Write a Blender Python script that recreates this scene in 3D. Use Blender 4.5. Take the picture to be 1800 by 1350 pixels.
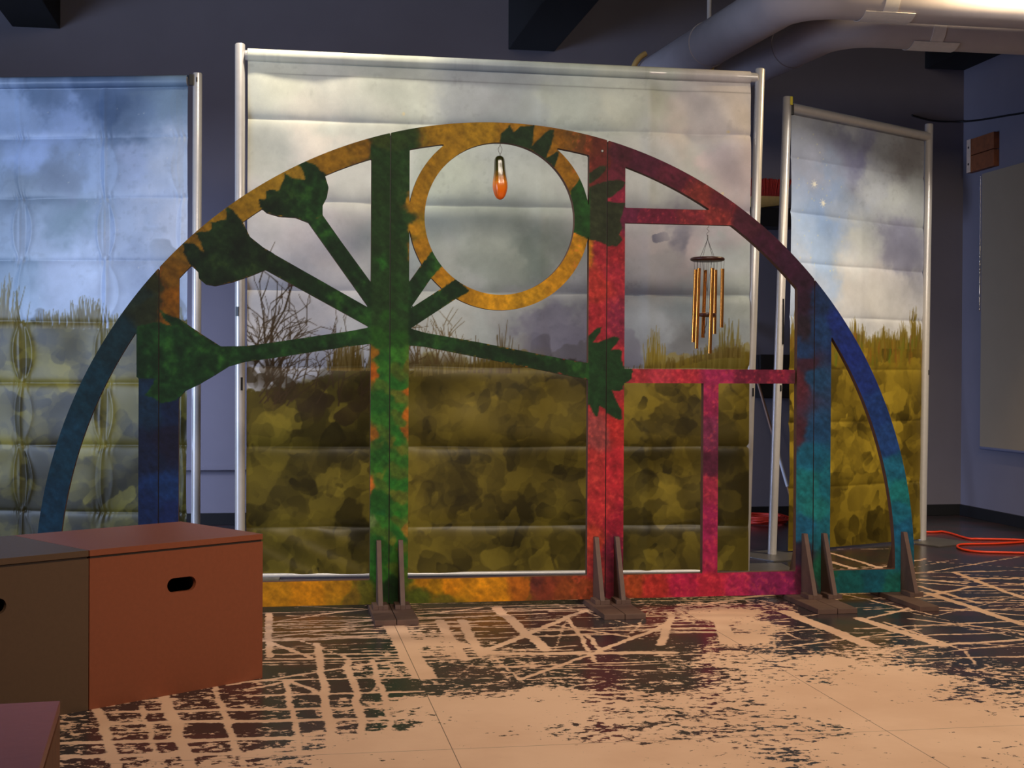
import bpy, bmesh, math, random
import numpy as np
from mathutils import Vector, Matrix, Euler

# ------------------------------------------------------------------ camera
S = bpy.context.scene
for o in list(bpy.data.objects):
    bpy.data.objects.remove(o)
COL = S.collection
cam_d = bpy.data.cameras.new('camera')
cam = bpy.data.objects.new('camera', cam_d)
COL.objects.link(cam)
cam_d.sensor_width = 36.0
cam_d.lens = 48.0
cam_d.clip_start = 0.05
cam.location = (0.0, 0.0, 1.2)
cam.rotation_euler = (Matrix.Rotation(math.radians(-9.8), 3, 'Z')
                      @ Matrix.Rotation(math.radians(90 - 0.4775), 3, 'X')
                      @ Matrix.Rotation(math.radians(0.3), 3, 'Z')).to_euler()
S.camera = cam

# ------------------------------------------------------------------ light and exposure
S.view_settings.view_transform = 'Standard'
S.view_settings.look = 'None'
S.view_settings.gamma = 1.0
S.view_settings.use_curve_mapping = False
S.view_settings.exposure = 0.0
W = bpy.data.worlds.new('world')
S.world = W
W.use_nodes = True
W.node_tree.nodes['Background'].inputs[0].default_value = (0.62, 0.66, 1.0, 1)
W.node_tree.nodes['Background'].inputs[1].default_value = 0.055


def aim(o, target):
    d = Vector(target) - o.location
    o.rotation_euler = d.to_track_quat('-Z', 'Y').to_euler()


def area(name, loc, target, sx, sy, power, color):
    d = bpy.data.lights.new(name, 'AREA')
    d.shape = 'RECTANGLE'
    d.size, d.size_y = sx, sy
    d.energy, d.color = power, color
    o = bpy.data.objects.new(name, d)
    COL.objects.link(o)
    o.location = loc
    aim(o, target)
    return o


def spot(name, loc, target, power, color, angle, blend=0.6, radius=0.06):
    d = bpy.data.lights.new(name, 'SPOT')
    d.energy, d.color = power, color
    d.spot_size, d.spot_blend = math.radians(angle), blend
    d.shadow_soft_size = radius
    o = bpy.data.objects.new(name, d)
    COL.objects.link(o)
    o.location = loc
    aim(o, target)
    return o


# daylight from one window of the left wall, added fill lights, ceiling lamps in front of and above the arch
win = area('window_daylight', (-4.8, 5.2, 1.6), (-0.8, 9.0, 1.2), 2.2, 2.0, 108, (0.54, 0.69, 1.0))
win.data.spread = math.radians(125)
rear = area('rear_blue_fill', (-4.4, 9.85, 1.2), (-2.2, 10.86, 0.9), 0.9, 1.8, 150, (0.46, 0.60, 1.0))  # unseen blue fill added to brighten the wall beside the left backdrop
rear.data.spread = math.radians(80)
lamp = area('ceiling_lamp_front', (1.9, 1.0, 4.35), (1.9, 6.4, 0.7), 4.6, 1.2, 154, (1.0, 0.86, 0.70))
lamp.data.spread = math.radians(92)
spot('track_lamp_backdrop', (0.12, 7.58, 4.22), (0.4, 8.02, 2.2), 190, (1.0, 0.88, 0.70), 110, 0.9)
spot('fill_light_backdrop', (2.0, 7.25, 4.3), (1.9, 7.95, 1.6), 135, (1.0, 0.90, 0.78), 110, 0.9)  # second spot added to even out the light on the centre backdrop
spot('track_lamp_pipe', (4.35, 7.28, 3.84), (4.35, 7.6, 0.0), 190, (1.0, 0.75, 0.40), 165, 0.8)
spot('fill_light_right', (5.0, 6.2, 4.25), (3.95, 8.9, 1.5), 330, (1.0, 0.90, 0.76), 58, 0.9, 0.15)  # spot added to brighten the right backdrop

# ------------------------------------------------------------------ helpers


def lin(c):
    c = np.asarray(c, float)
    return np.where(c <= 0.04045, c / 12.92, ((c + 0.055) / 1.055) ** 2.4)


def rgb(r, g, b):
    return tuple(float(v) for v in lin(np.array([r, g, b]) / 255.0)) + (1.0,)


_tables = {}


def vnoise(x, y, seed):
    if seed not in _tables:
        _tables[seed] = np.random.RandomState(seed).rand(256, 256)
    T = _tables[seed]
    xi, yi = np.floor(x).astype(int), np.floor(y).astype(int)
    fx, fy = x - xi, y - yi
    fx = fx * fx * (3 - 2 * fx)
    fy = fy * fy * (3 - 2 * fy)
    a = T[xi % 256, yi % 256]
    b = T[(xi + 1) % 256, yi % 256]
    c = T[xi % 256, (yi + 1) % 256]
    d = T[(xi + 1) % 256, (yi + 1) % 256]
    return (a * (1 - fx) + b * fx) * (1 - fy) + (c * (1 - fx) + d * fx) * fy


def fbm(x, y, freq, octaves, seed, rough=0.55):
    s, a, t = 0.0, 1.0, 0.0
    for k in range(octaves):
        s = s + a * vnoise(x * freq + 17.3 * k, y * freq + 9.1 * k, seed + k)
        t += a
        a *= rough
        freq *= 2.0
    return s / t


def idw(x, y, pts, power=3.0, eps=1e-4):
    pts = np.array(pts, float)
    n = pts.shape[1] - 2
    num = np.zeros(x.shape + (n,))
    den = np.zeros(x.shape)
    for p in pts:
        w = 1.0 / ((x - p[0]) ** 2 + (y - p[1]) ** 2 + eps) ** (power / 2)
        den += w
        num += w[..., None] * p[2:]
    return num / den[..., None]


def sstep(a, b, x):
    t = np.clip((x - a) / (b - a), 0, 1)
    return t * t * (3 - 2 * t)


def sd_poly(x, y, P):
    """signed distance to a closed polygon, negative inside"""
    P = np.array(P, float)
    d = np.full(x.shape, 1e9)
    s = np.zeros(x.shape, bool)
    n = len(P)
    for i in range(n):
        a, b = P[i], P[(i + 1) % n]
        e = b - a
        t = np.clip(((x - a[0]) * e[0] + (y - a[1]) * e[1]) / (e @ e + 1e-12), 0, 1)
        dx, dy = x - a[0] - e[0] * t, y - a[1] - e[1] * t
        d = np.minimum(d, dx * dx + dy * dy)
        c = ((a[1] <= y) & (b[1] > y)) | ((b[1] <= y) & (a[1] > y))
        if abs(e[1]) > 1e-12:
            s ^= c & (x < a[0] + e[0] * (y - a[1]) / e[1])
    return np.where(s, -1, 1) * np.sqrt(d)


# ---- node materials


def mat(name, color, rough=0.5, metal=0.0, noise=0.0, nscale=40.0, bump=0.0, spec=0.5, bscale=None, coat=0.0):
    m = bpy.data.materials.new(name)
    m.use_nodes = True
    nt = m.node_tree
    b = nt.nodes['Principled BSDF']
    b.inputs['Roughness'].default_value = rough
    b.inputs['Metallic'].default_value = metal
    b.inputs['Specular IOR Level'].default_value = spec
    b.inputs['Coat Weight'].default_value = coat
    tc = nt.nodes.new('ShaderNodeTexCoord')
    n = nt.nodes.new('ShaderNodeTexNoise')
    n.inputs['Scale'].default_value = nscale
    n.inputs['Detail'].default_value = 6
    nt.links.new(tc.outputs['Object'], n.inputs['Vector'])
    mr = nt.nodes.new('ShaderNodeMapRange')
    mr.inputs['From Min'].default_value = 0.25
    mr.inputs['From Max'].default_value = 0.75
    mr.inputs['To Min'].default_value = 1.0 - noise
    mr.inputs['To Max'].default_value = 1.0 + noise
    nt.links.new(n.outputs['Fac'], mr.inputs['Value'])
    vm = nt.nodes.new('ShaderNodeVectorMath')
    vm.operation = 'SCALE'
    if isinstance(color, str):
        at = nt.nodes.new('ShaderNodeAttribute')
        at.attribute_name = color
        nt.links.new(at.outputs['Color'], vm.inputs[0])
    else:
        vm.inputs[0].default_value = color[:3]
    nt.links.new(mr.outputs['Result'], vm.inputs['Scale'])
    nt.links.new(vm.outputs['Vector'], b.inputs['Base Color'])
    if bump:
        n2 = nt.nodes.new('ShaderNodeTexNoise')
        n2.inputs['Scale'].default_value = bscale or nscale
        n2.inputs['Detail'].default_value = 4
        nt.links.new(tc.outputs['Object'], n2.inputs['Vector'])
        bp = nt.nodes.new('ShaderNodeBump')
        bp.inputs['Strength'].default_value = bump
        bp.inputs['Distance'].default_value = 0.004
        nt.links.new(n2.outputs['Fac'], bp.inputs['Height'])
        nt.links.new(bp.outputs['Normal'], b.inputs['Normal'])
    return m


# ---- objects


def link(name, me, parent=None, mats=(), smooth=False):
    o = bpy.data.objects.new(name, me)
    COL.objects.link(o)
    for m in mats:
        me.materials.append(m)
    if smooth:
        me.polygons.foreach_set('use_smooth', [True] * len(me.polygons))
    if parent:
        o.parent = parent
    return o


def obj(name, bm, m, parent=None, smooth=False, bevel=0.0, auto=None):
    if bevel:
        bmesh.ops.bevel(bm, geom=[e for e in bm.edges if e.is_manifold and e.calc_face_angle(0) > 0.5],
                        offset=bevel, segments=2, affect='EDGES', profile=0.7)
    bmesh.ops.recalc_face_normals(bm, faces=bm.faces)
    me = bpy.data.meshes.new(name)
    bm.to_mesh(me)
    bm.free()
    o = link(name, me, parent, [m] if not isinstance(m, (list, tuple)) else m, smooth)
    if auto and smooth:
        me.set_sharp_from_angle(angle=math.radians(auto))
    return o


def thing(name, label, cat, loc=(0, 0, 0), rz=0.0, group=None):
    o = bpy.data.objects.new(name, None)
    COL.objects.link(o)
    o.empty_display_size = 0.1
    o.location = loc
    o.rotation_euler = (0, 0, rz)
    return tag(o, label, cat, group)


def tag(o, label, cat, group=None):
    o['label'] = label
    o['category'] = cat
    if group:
        o['group'] = group
    return o


def struct(o, label=None):
    o['kind'] = 'structure'
    if label:
        o['label'] = label
    return o


def add_box(bm, x0, x1, y0, y1, z0, z1, M=None):
    r = bmesh.ops.create_cube(bm, size=1.0)
    for v in r['verts']:
        v.co = Vector((x0 + (v.co.x + .5) * (x1 - x0), y0 + (v.co.y + .5) * (y1 - y0), z0 + (v.co.z + .5) * (z1 - z0)))
        if M is not None:
            v.co = M @ v.co
    return bm


def box_bm(*a, M=None):
    return add_box(bmesh.new(), *a, M=M)


def add_tube(bm, pts, r, seg=12, caps=True):
    pts = [Vector(p) for p in pts]
    n = len(pts)
    rs = r if isinstance(r, (list, tuple)) else [r] * n
    T = []
    for i in range(n):
        a = pts[max(i - 1, 0)]
        b = pts[min(i + 1, n - 1)]
        T.append((b - a).normalized())
    up = Vector((0, 0, 1)) if abs(T[0].z) < 0.9 else Vector((1, 0, 0))
    N = (up - T[0] * up.dot(T[0])).normalized()
    rings = []
    for i in range(n):
        N = (N - T[i] * N.dot(T[i])).normalized()
        B = T[i].cross(N)
        rings.append([bm.verts.new(pts[i] + (N * math.cos(2 * math.pi * k / seg) + B * math.sin(2 * math.pi * k / seg)) * rs[i])
                      for k in range(seg)])
    for i in range(n - 1):
        for k in range(seg):
            bm.faces.new((rings[i][k], rings[i][(k + 1) % seg], rings[i + 1][(k + 1) % seg], rings[i + 1][k]))
    if caps:
        bm.faces.new(rings[0][::-1])
        bm.faces.new(rings[-1])
    return bm


def tube_bm(pts, r, seg=12, caps=True):
    return add_tube(bmesh.new(), pts, r, seg, caps)


def smooth_path(P, k=8):
    """Catmull-Rom through the points"""
    P = [Vector(p) for p in P]
    out = []
    for i in range(len(P) - 1):
        p0 = P[max(i - 1, 0)]
        p1, p2 = P[i], P[i + 1]
        p3 = P[min(i + 2, len(P) - 1)]
        for j in range(k):
            t = j / k
            out.append(0.5 * ((2 * p1) + (p2 - p0) * t + (2 * p0 - 5 * p1 + 4 * p2 - p3) * t * t
                              + (3 * p1 - p0 - 3 * p2 + p3) * t ** 3))
    out.append(P[-1])
    return out


def lathe_bm(prof, seg=24):
    bm = bmesh.new()
    rings = []
    for r, z in prof:
        rings.append([bm.verts.new((r * math.cos(2 * math.pi * k / seg), r * math.sin(2 * math.pi * k / seg), z)) for k in range(seg)])
    for i in range(len(prof) - 1):
        for k in range(seg):
            bm.faces.new((rings[i][k], rings[i][(k + 1) % seg], rings[i + 1][(k + 1) % seg], rings[i + 1][k]))
    bm.faces.new(rings[0][::-1])
    bm.faces.new(rings[-1])
    return bm


def grid_mesh(name, X, Y, Z, flip=False):
    """mesh from 2-D coordinate arrays"""
    h, w = X.shape
    co = np.stack([X, Y, Z], -1).reshape(-1, 3)
    idx = np.arange(h * w).reshape(h, w)
    q = np.stack([idx[:-1, :-1], idx[:-1, 1:], idx[1:, 1:], idx[1:, :-1]], -1).reshape(-1, 4)
    if flip:
        q = q[:, ::-1]
    me = bpy.data.meshes.new(name)
    me.vertices.add(len(co))
    me.vertices.foreach_set('co', co.ravel().astype(np.float32))
    me.loops.add(q.size)
    me.loops.foreach_set('vertex_index', q.ravel().astype(np.int32))
    me.polygons.add(len(q))
    me.polygons.foreach_set('loop_start', np.arange(0, q.size, 4, dtype=np.int32))
    me.polygons.foreach_set('loop_total', np.full(len(q), 4, np.int32))
    me.update(calc_edges=True)
    return me


def set_color(me, name, lin_rgb):
    a = me.color_attributes.new(name, 'FLOAT_COLOR', 'POINT')
    c = np.ones((len(me.vertices), 4), np.float32)
    c[:, :3] = lin_rgb.reshape(-1, 3)
    a.data.foreach_set('color', c.ravel())


def set_float(me, name, v):
    a = me.attributes.new(name, 'FLOAT', 'POINT')
    a.data.foreach_set('value', v.ravel().astype(np.float32))

BUDS = [[[-0.012,1.785],[-0.065,1.815],[-0.131,1.867],[-0.154,1.915],[-0.171,1.948],[-0.201,1.978],[-0.242,2.02],[-0.251,1.952],[-0.317,1.933],[-0.314,1.898],[-0.392,1.879],[-0.348,1.782],[-0.41,1.831],[-0.456,1.83],[-0.449,1.783],[-0.426,1.73],[-0.38,1.687],[-0.377,1.655],[-0.345,1.628],[-0.299,1.62],[-0.211,1.642],[-0.124,1.674],[-0.033,1.714]],[[0.226,1.983],[0.226,2.032],[0.247,2.073],[0.255,2.122],[0.234,2.19],[0.186,2.231],[0.145,2.247],[0.109,2.228],[0.127,2.202],[0.142,2.154],[0.08,2.164],[0.039,2.184],[0.027,2.145],[0.009,2.1],[-0.055,2.101],[-0.055,2.056],[-0.087,2.052],[-0.084,2.017],[-0.049,1.988],[0.01,1.972],[0.093,1.968],[0.155,1.945]],[[-0.253,1.311],[-0.365,1.383],[-0.469,1.455],[-0.53,1.479],[-0.561,1.496],[-0.548,1.456],[-0.512,1.423],[-0.561,1.439],[-0.658,1.422],[-0.675,1.421],[-0.674,1.165],[-0.582,1.16],[-0.63,1.082],[-0.552,1.041],[-0.481,1.055],[-0.44,1.101],[-0.374,1.133],[-0.284,1.188],[-0.217,1.232]]]
STEMS = [[[-0.046,1.802],[0.477,1.512],[0.578,1.47],[0.578,1.361],[0.478,1.417],[-0.056,1.705]],[[0.155,1.945],[0.461,1.52],[0.578,1.384],[0.607,1.47],[0.47,1.649],[0.319,1.853],[0.226,1.983]],[[-0.271,1.322],[-0.149,1.325],[-0.016,1.344],[0.378,1.407],[0.478,1.428],[0.578,1.441],[0.578,1.355],[0.467,1.341],[0.378,1.33],[-0.016,1.266],[-0.149,1.247],[-0.226,1.224]],[[0.649,1.637],[0.662,1.655],[0.726,1.747],[0.778,1.815],[0.831,1.744],[0.77,1.673],[0.667,1.521],[0.578,1.384],[0.578,1.527]],[[0.578,1.464],[0.675,1.526],[0.827,1.626],[0.895,1.673],[0.972,1.617],[0.899,1.573],[0.672,1.422],[0.578,1.355]],[[0.578,1.447],[0.672,1.42],[0.743,1.4],[1.014,1.355],[1.489,1.267],[1.61,1.249],[1.61,1.164],[1.49,1.185],[1.014,1.278],[0.743,1.329],[0.661,1.335],[0.578,1.349]]]
LEAVES = [[[1.579,1.387],[1.593,1.391],[1.636,1.434],[1.663,1.441],[1.656,1.413],[1.618,1.36],[1.641,1.356],[1.69,1.378],[1.73,1.392],[1.76,1.383],[1.748,1.361],[1.712,1.321],[1.758,1.326],[1.773,1.313],[1.767,1.283],[1.781,1.234],[1.794,1.226],[1.821,1.226],[1.831,1.208],[1.824,1.195],[1.826,1.173],[1.804,1.153],[1.783,1.147],[1.777,1.116],[1.759,1.105],[1.719,1.111],[1.732,1.076],[1.773,1.006],[1.775,0.962],[1.755,0.958],[1.692,0.991],[1.687,1.011],[1.651,1.03],[1.65,1.002],[1.638,0.971],[1.616,0.998],[1.602,1.032],[1.581,1.037]],[[1.574,2.228],[1.598,2.236],[1.647,2.273],[1.681,2.271],[1.681,2.255],[1.642,2.21],[1.601,2.182],[1.574,2.178]],[[1.575,2.152],[1.598,2.165],[1.676,2.195],[1.755,2.205],[1.783,2.192],[1.777,2.17],[1.732,2.131],[1.679,2.096],[1.732,2.084],[1.784,2.086],[1.775,2.044],[1.756,1.995],[1.77,1.957],[1.756,1.924],[1.77,1.892],[1.745,1.861],[1.695,1.857],[1.656,1.877],[1.576,1.893]],[[1.541,2.202],[1.492,2.135],[1.485,2.059],[1.486,1.927],[1.518,1.922],[1.549,1.908],[1.594,1.894],[1.605,2.023],[1.581,2.149]],[[1.122,2.372],[1.127,2.421],[1.173,2.465],[1.195,2.431],[1.225,2.46],[1.302,2.471],[1.289,2.362],[1.341,2.417],[1.385,2.454],[1.405,2.449],[1.396,2.387],[1.361,2.302],[1.419,2.339],[1.435,2.339],[1.408,2.259],[1.34,2.309],[1.286,2.345],[1.221,2.363]]]
ARCH_PAINT = [[0.684,2.133,170,105,30],[0.667,2.046,168,104,30],[0.671,1.931,172,106,30],[0.686,1.816,172,104,28],[0.713,2.206,168,104,30],[0.753,2.264,166,104,30],[0.726,1.774,172,104,28],[0.652,1.528,34,74,28],[0.488,2.299,30,56,24],[0.637,2.304,32,60,26],[0.563,2.261,28,54,22],[0.489,2.219,30,56,24],[0.638,2.223,32,60,26],[0.563,2.181,28,54,22],[0.489,2.139,30,56,24],[0.638,2.143,32,60,26],[0.564,2.101,28,54,22],[0.489,2.059,30,56,24],[0.638,2.063,32,60,26],[0.564,2.02,28,54,22],[0.49,1.978,30,56,24],[0.639,1.982,32,60,26],[0.564,1.94,28,54,22],[0.49,1.898,30,56,24],[0.639,1.902,32,60,26],[0.565,1.86,28,54,22],[0.49,1.818,30,56,24],[0.64,1.821,32,60,26],[0.565,1.78,28,54,22],[0.491,1.738,30,56,24],[0.64,1.741,32,60,26],[0.565,1.699,28,54,22],[0.491,1.658,30,56,24],[0.64,1.66,32,60,26],[0.566,1.619,28,54,22],[0.491,1.578,30,56,24],[0.641,1.58,32,60,26],[0.566,1.539,28,54,22],[0.492,1.497,30,56,24],[0.641,1.499,32,60,26],[0.566,1.458,28,54,22],[0.516,1.283,34,84,28],[0.55,1.257,34,84,28],[0.584,1.283,48,100,30],[0.619,1.257,48,100,30],[0.516,1.219,44,98,30],[0.55,1.194,44,98,30],[0.585,1.22,70,92,28],[0.619,1.194,70,92,28],[0.516,1.156,60,88,28],[0.551,1.131,60,88,28],[0.585,1.157,36,96,30],[0.62,1.131,36,96,30],[0.516,1.093,30,78,26],[0.551,1.067,30,78,26],[0.585,1.093,90,98,30],[0.62,1.068,90,98,30],[0.517,1.03,34,84,28],[0.551,1.004,34,84,28],[0.586,1.03,48,100,30],[0.62,1.004,48,100,30],[0.517,0.967,44,98,30],[0.551,0.941,44,98,30],[0.586,0.967,70,92,28],[0.62,0.941,70,92,28],[0.517,0.904,60,88,28],[0.552,0.878,60,88,28],[0.586,0.904,36,96,30],[0.621,0.878,36,96,30],[0.518,0.841,30,78,26],[0.552,0.815,30,78,26],[0.586,0.84,90,98,30],[0.621,0.814,90,98,30],[0.518,0.777,34,84,28],[0.552,0.751,34,84,28],[0.587,0.777,48,100,30],[0.621,0.751,48,100,30],[0.518,0.714,44,98,30],[0.553,0.688,44,98,30],[0.587,0.714,70,92,28],[0.622,0.688,70,92,28],[0.518,0.651,60,88,28],[0.553,0.625,60,88,28],[0.587,0.65,36,96,30],[0.622,0.624,36,96,30],[0.519,0.588,30,78,26],[0.553,0.561,30,78,26],[0.588,0.587,90,98,30],[0.622,0.561,90,98,30],[0.519,0.524,34,84,28],[0.553,0.498,34,84,28],[0.588,0.524,48,100,30],[0.623,0.497,48,100,30],[0.519,0.461,44,98,30],[0.554,0.435,44,98,30],[0.588,0.46,70,92,28],[0.623,0.434,70,92,28],[0.519,0.398,60,88,28],[0.554,0.372,60,88,28],[0.588,0.397,36,96,30],[0.623,0.371,36,96,30],[0.52,0.335,30,78,26],[0.554,0.308,30,78,26],[0.589,0.334,90,98,30],[0.623,0.307,90,98,30],[0.52,0.271,34,84,28],[0.555,0.245,34,84,28],[0.589,0.27,48,100,30],[0.624,0.244,48,100,30],[0.52,0.208,44,98,30],[0.555,0.182,44,98,30],[0.589,0.207,70,92,28],[0.624,0.18,70,92,28],[-1.099,0.513,18,45,62],[-1.034,0.816,20,48,62],[-0.915,1.12,18,45,55],[-0.782,1.37,20,42,48],[-0.648,1.567,30,42,35],[-0.594,1.623,38,40,20],[-0.615,1.511,34,40,24],[-0.513,1.652,130,72,18],[-0.499,1.569,140,70,12],[-0.499,1.499,135,70,14],[-0.432,1.822,128,78,28],[-0.24,2.008,150,95,30],[-0.102,2.111,158,102,34],[0.037,2.171,160,105,40],[0.289,2.264,150,92,30],[0.431,2.32,140,85,28],[0.517,2.357,48,62,22],[0.603,2.36,40,60,25],[0.574,2.216,28,52,22],[0.518,2.071,30,55,22],[0.619,1.93,24,52,22],[0.519,1.756,35,85,28],[0.606,1.642,28,62,22],[0.563,1.47,32,72,22],[0.578,1.355,30,70,20],[0.507,1.354,36,80,24],[0.527,1.182,35,85,28],[0.478,1.297,150,85,25],[0.479,1.196,170,75,20],[0.648,1.24,90,90,25],[0.651,1.096,175,80,20],[0.652,0.981,180,85,25],[0.65,0.895,175,70,22],[0.48,0.895,150,80,30],[0.478,0.637,180,85,40],[0.518,0.838,70,90,30],[0.608,1.068,85,95,30],[0.523,1.01,28,90,30],[0.609,0.837,40,100,30],[0.53,0.694,85,100,30],[0.61,0.636,45,105,30],[0.525,0.493,28,85,35],[0.611,0.492,40,110,30],[0.482,0.436,90,110,60],[0.658,0.405,150,95,40],[0.612,0.319,40,100,25],[0.526,0.32,40,80,25],[0.584,0.118,20,45,15],[-0.011,0.102,190,110,20],[0.157,0.098,200,110,15],[0.327,0.109,180,105,20],[0.384,0.065,110,85,20],[0.441,0.078,90,85,20],[0.729,0.071,80,90,25],[0.786,0.113,170,105,20],[0.743,0.143,190,110,25],[0.874,0.097,210,115,20],[0.845,0.048,100,90,25],[1.109,0.077,205,115,20],[1.257,0.103,170,80,25],[1.376,0.101,140,50,30],[1.331,0.116,120,45,35],[1.496,0.069,150,60,25],[1.571,0.082,150,55,25],[1.631,0.184,160,40,40],[1.738,0.182,110,20,40],[1.645,0.479,195,40,45],[1.751,0.419,170,25,45],[1.628,0.715,190,45,45],[1.75,0.715,200,35,45],[1.642,0.893,165,60,60],[1.748,0.922,185,35,35],[1.639,1.482,180,35,45],[1.745,1.484,150,35,60],[1.638,1.659,190,45,40],[1.743,1.72,175,35,50],[1.667,1.836,170,35,45],[1.743,1.838,165,30,40],[1.738,0.034,90,20,35],[1.646,0.331,200,55,40],[1.737,0.3,130,22,50],[1.64,1.306,175,35,45],[1.747,1.218,175,35,50],[1.672,1.07,180,40,45],[1.633,2.395,95,40,30],[1.664,2.278,95,35,32],[1.74,2.339,70,25,38],[1.74,2.251,90,30,45],[1.756,2.119,150,30,55],[1.483,2.434,135,75,25],[1.573,2.393,110,55,28],[1.877,2.285,75,25,45],[2.031,2.2,85,28,45],[2.186,2.101,140,45,40],[2.28,2.028,150,45,45],[2.311,2.104,110,32,42],[2.437,2.002,70,28,42],[2.564,1.885,60,22,42],[2.691,1.767,55,24,45],[2.755,1.677,48,24,42],[1.818,2.017,110,28,55],[1.971,2.021,100,25,48],[2.156,2.025,130,35,45],[0.833,2.411,165,105,30],[1.038,2.433,170,110,32],[0.705,2.076,170,105,30],[0.706,1.846,175,105,25],[0.779,1.732,170,100,25],[0.896,1.618,185,112,28],[1.072,1.548,195,120,30],[1.279,1.551,190,120,30],[1.457,1.686,190,115,28],[1.546,1.834,185,112,28],[1.484,2.243,150,88,25],[1.364,2.327,150,88,25],[0.863,2.311,165,105,32],[1.2,2.444,165,100,30],[2.756,1.586,45,25,42],[2.764,1.435,40,30,40],[2.852,1.588,28,48,85],[2.853,1.436,28,55,95],[2.765,1.314,30,55,95],[2.784,1.254,55,30,45],[2.734,1.163,80,35,45],[2.736,0.89,70,35,45],[2.823,1.193,30,65,100],[2.825,0.89,28,68,105],[2.81,0.768,22,85,110],[2.811,0.617,25,105,110],[2.891,0.616,22,90,105],[2.828,0.465,28,110,110],[2.893,0.373,25,95,110],[2.781,0.404,25,85,115],[2.76,0.223,40,30,45],[2.751,0.101,70,20,40],[2.895,0.159,25,80,60],[2.965,1.468,28,45,110],[3.047,1.316,28,45,115],[3.113,1.195,30,50,118],[3.196,1.011,28,55,110],[3.246,0.828,32,65,120],[3.296,0.705,28,95,120],[3.33,0.551,28,115,115],[3.314,0.459,25,95,115],[3.348,0.366,25,85,115],[3.333,0.212,25,85,100],[3.024,0.08,20,85,85],[3.187,0.092,20,80,95],[3.285,0.06,25,90,80],[1.83,0.091,185,65,30],[1.952,0.088,200,45,40],[2.107,0.085,195,30,65],[2.262,0.082,200,35,55],[2.419,0.063,195,35,75],[2.545,0.076,150,30,75],[2.687,0.088,160,30,80],[1.853,1.189,190,45,55],[1.976,1.189,200,50,65],[2.099,1.19,190,40,55],[2.286,1.191,170,35,75],[2.474,1.192,120,25,50],[2.664,1.192,140,28,55],[2.249,1.071,170,35,75],[2.25,0.891,130,40,70],[2.252,0.711,80,28,50],[2.252,0.622,175,40,65],[2.254,0.412,170,30,75],[2.255,0.232,180,30,70],[-0.606,1.009,20,40,58],[-0.511,1.009,18,30,55],[-0.537,0.842,22,22,40],[-0.592,0.786,20,28,50],[-0.537,0.618,22,45,85],[-0.591,0.562,20,35,70],[-0.509,0.505,22,35,75],[-0.563,0.282,22,40,75],[-1.086,0.236,20,45,70],[-0.234,0.107,190,110,20]]
SKY_MAIN = [[0.178,2.854,205,205,185],[0.44,2.696,210,205,190],[0.9,2.84,185,190,175],[1.433,2.821,140,146,150],[1.567,2.891,145,155,160],[1.669,2.76,150,160,160],[0.703,2.637,190,192,180],[1.906,2.8,165,175,165],[2.247,2.876,175,180,165],[2.764,2.822,190,180,175],[2.906,2.417,190,175,180],[2.594,2.411,170,175,175],[0.115,2.524,185,185,170],[0.44,2.499,210,200,185],[0.572,2.303,185,185,175],[0.149,2.032,190,185,180],[0.443,1.938,195,185,180],[1.235,2.283,178,188,172],[1.505,1.987,155,165,155],[1.64,1.922,118,133,125],[1.438,1.885,140,150,142],[1.236,2.049,170,180,170],[1.74,2.225,165,175,170],[2.422,2.306,160,165,165],[2.544,2.03,98,98,120],[2.424,1.899,150,150,160],[2.666,1.937,165,155,165],[2.91,1.906,160,170,175],[2.427,1.527,140,150,165],[2.669,1.529,130,145,160],[2.912,1.599,150,160,160],[1.744,1.436,118,118,140],[1.914,1.387,112,112,135],[2.601,1.324,105,110,120],[1.574,1.552,165,170,170],[0.642,1.51,180,180,178],[0.248,1.506,185,180,178],[0.445,1.376,160,160,170],[1.239,1.516,170,175,172],[1.44,1.417,165,175,175],[1.171,1.782,165,172,165],[1.912,1.724,160,165,172],[2.908,2.145,178,170,180],[2.389,2.0,165,160,168],[0.346,1.639,180,175,175]]  # cloud tones keep the downward falloff of the light in the colour
SKY_LEFT = [[2.075,2.943,95,115,142],[2.373,2.987,82,102,130],[2.615,2.83,75,95,125],[2.744,2.72,95,115,142],[3.002,2.934,110,130,150],[2.299,2.796,140,160,195],[2.076,2.653,150,170,205],[2.226,2.363,118,132,152],[2.002,2.364,110,125,140],[2.264,2.182,108,128,142],[2.782,2.468,150,165,195],[2.968,2.107,170,180,200],[2.71,2.036,150,165,190],[2.077,1.965,150,165,185],[2.339,1.819,165,180,205],[2.784,1.747,135,150,178],[2.6,1.603,150,165,190],[1.926,2.836,140,160,190],[1.928,1.82,120,140,160],[3.04,2.467,160,172,192],[2.523,2.47,145,165,195]]  # sky tones keep some of the blue daylight in the colour
SKY_RIGHT = [[0.696,2.841,120,125,150],[0.754,2.749,105,105,140],[1.218,2.853,122,120,120],[0.478,2.471,130,150,185],[0.426,2.197,125,155,205],[0.373,2.001,138,165,210],[0.313,2.65,150,155,175],[1.103,2.52,175,180,178],[0.817,2.142,185,190,190],[1.226,2.126,118,118,140],[1.051,1.916,190,188,190],[0.994,1.753,190,190,192],[0.59,2.324,150,165,190],[0.869,2.621,165,170,175],[0.204,2.907,165,172,182],[0.981,2.91,150,155,160],[1.342,2.539,160,165,165],[0.161,1.876,160,175,205],[0.707,1.822,188,188,192],[0.583,2.986,168,175,180]]
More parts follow.
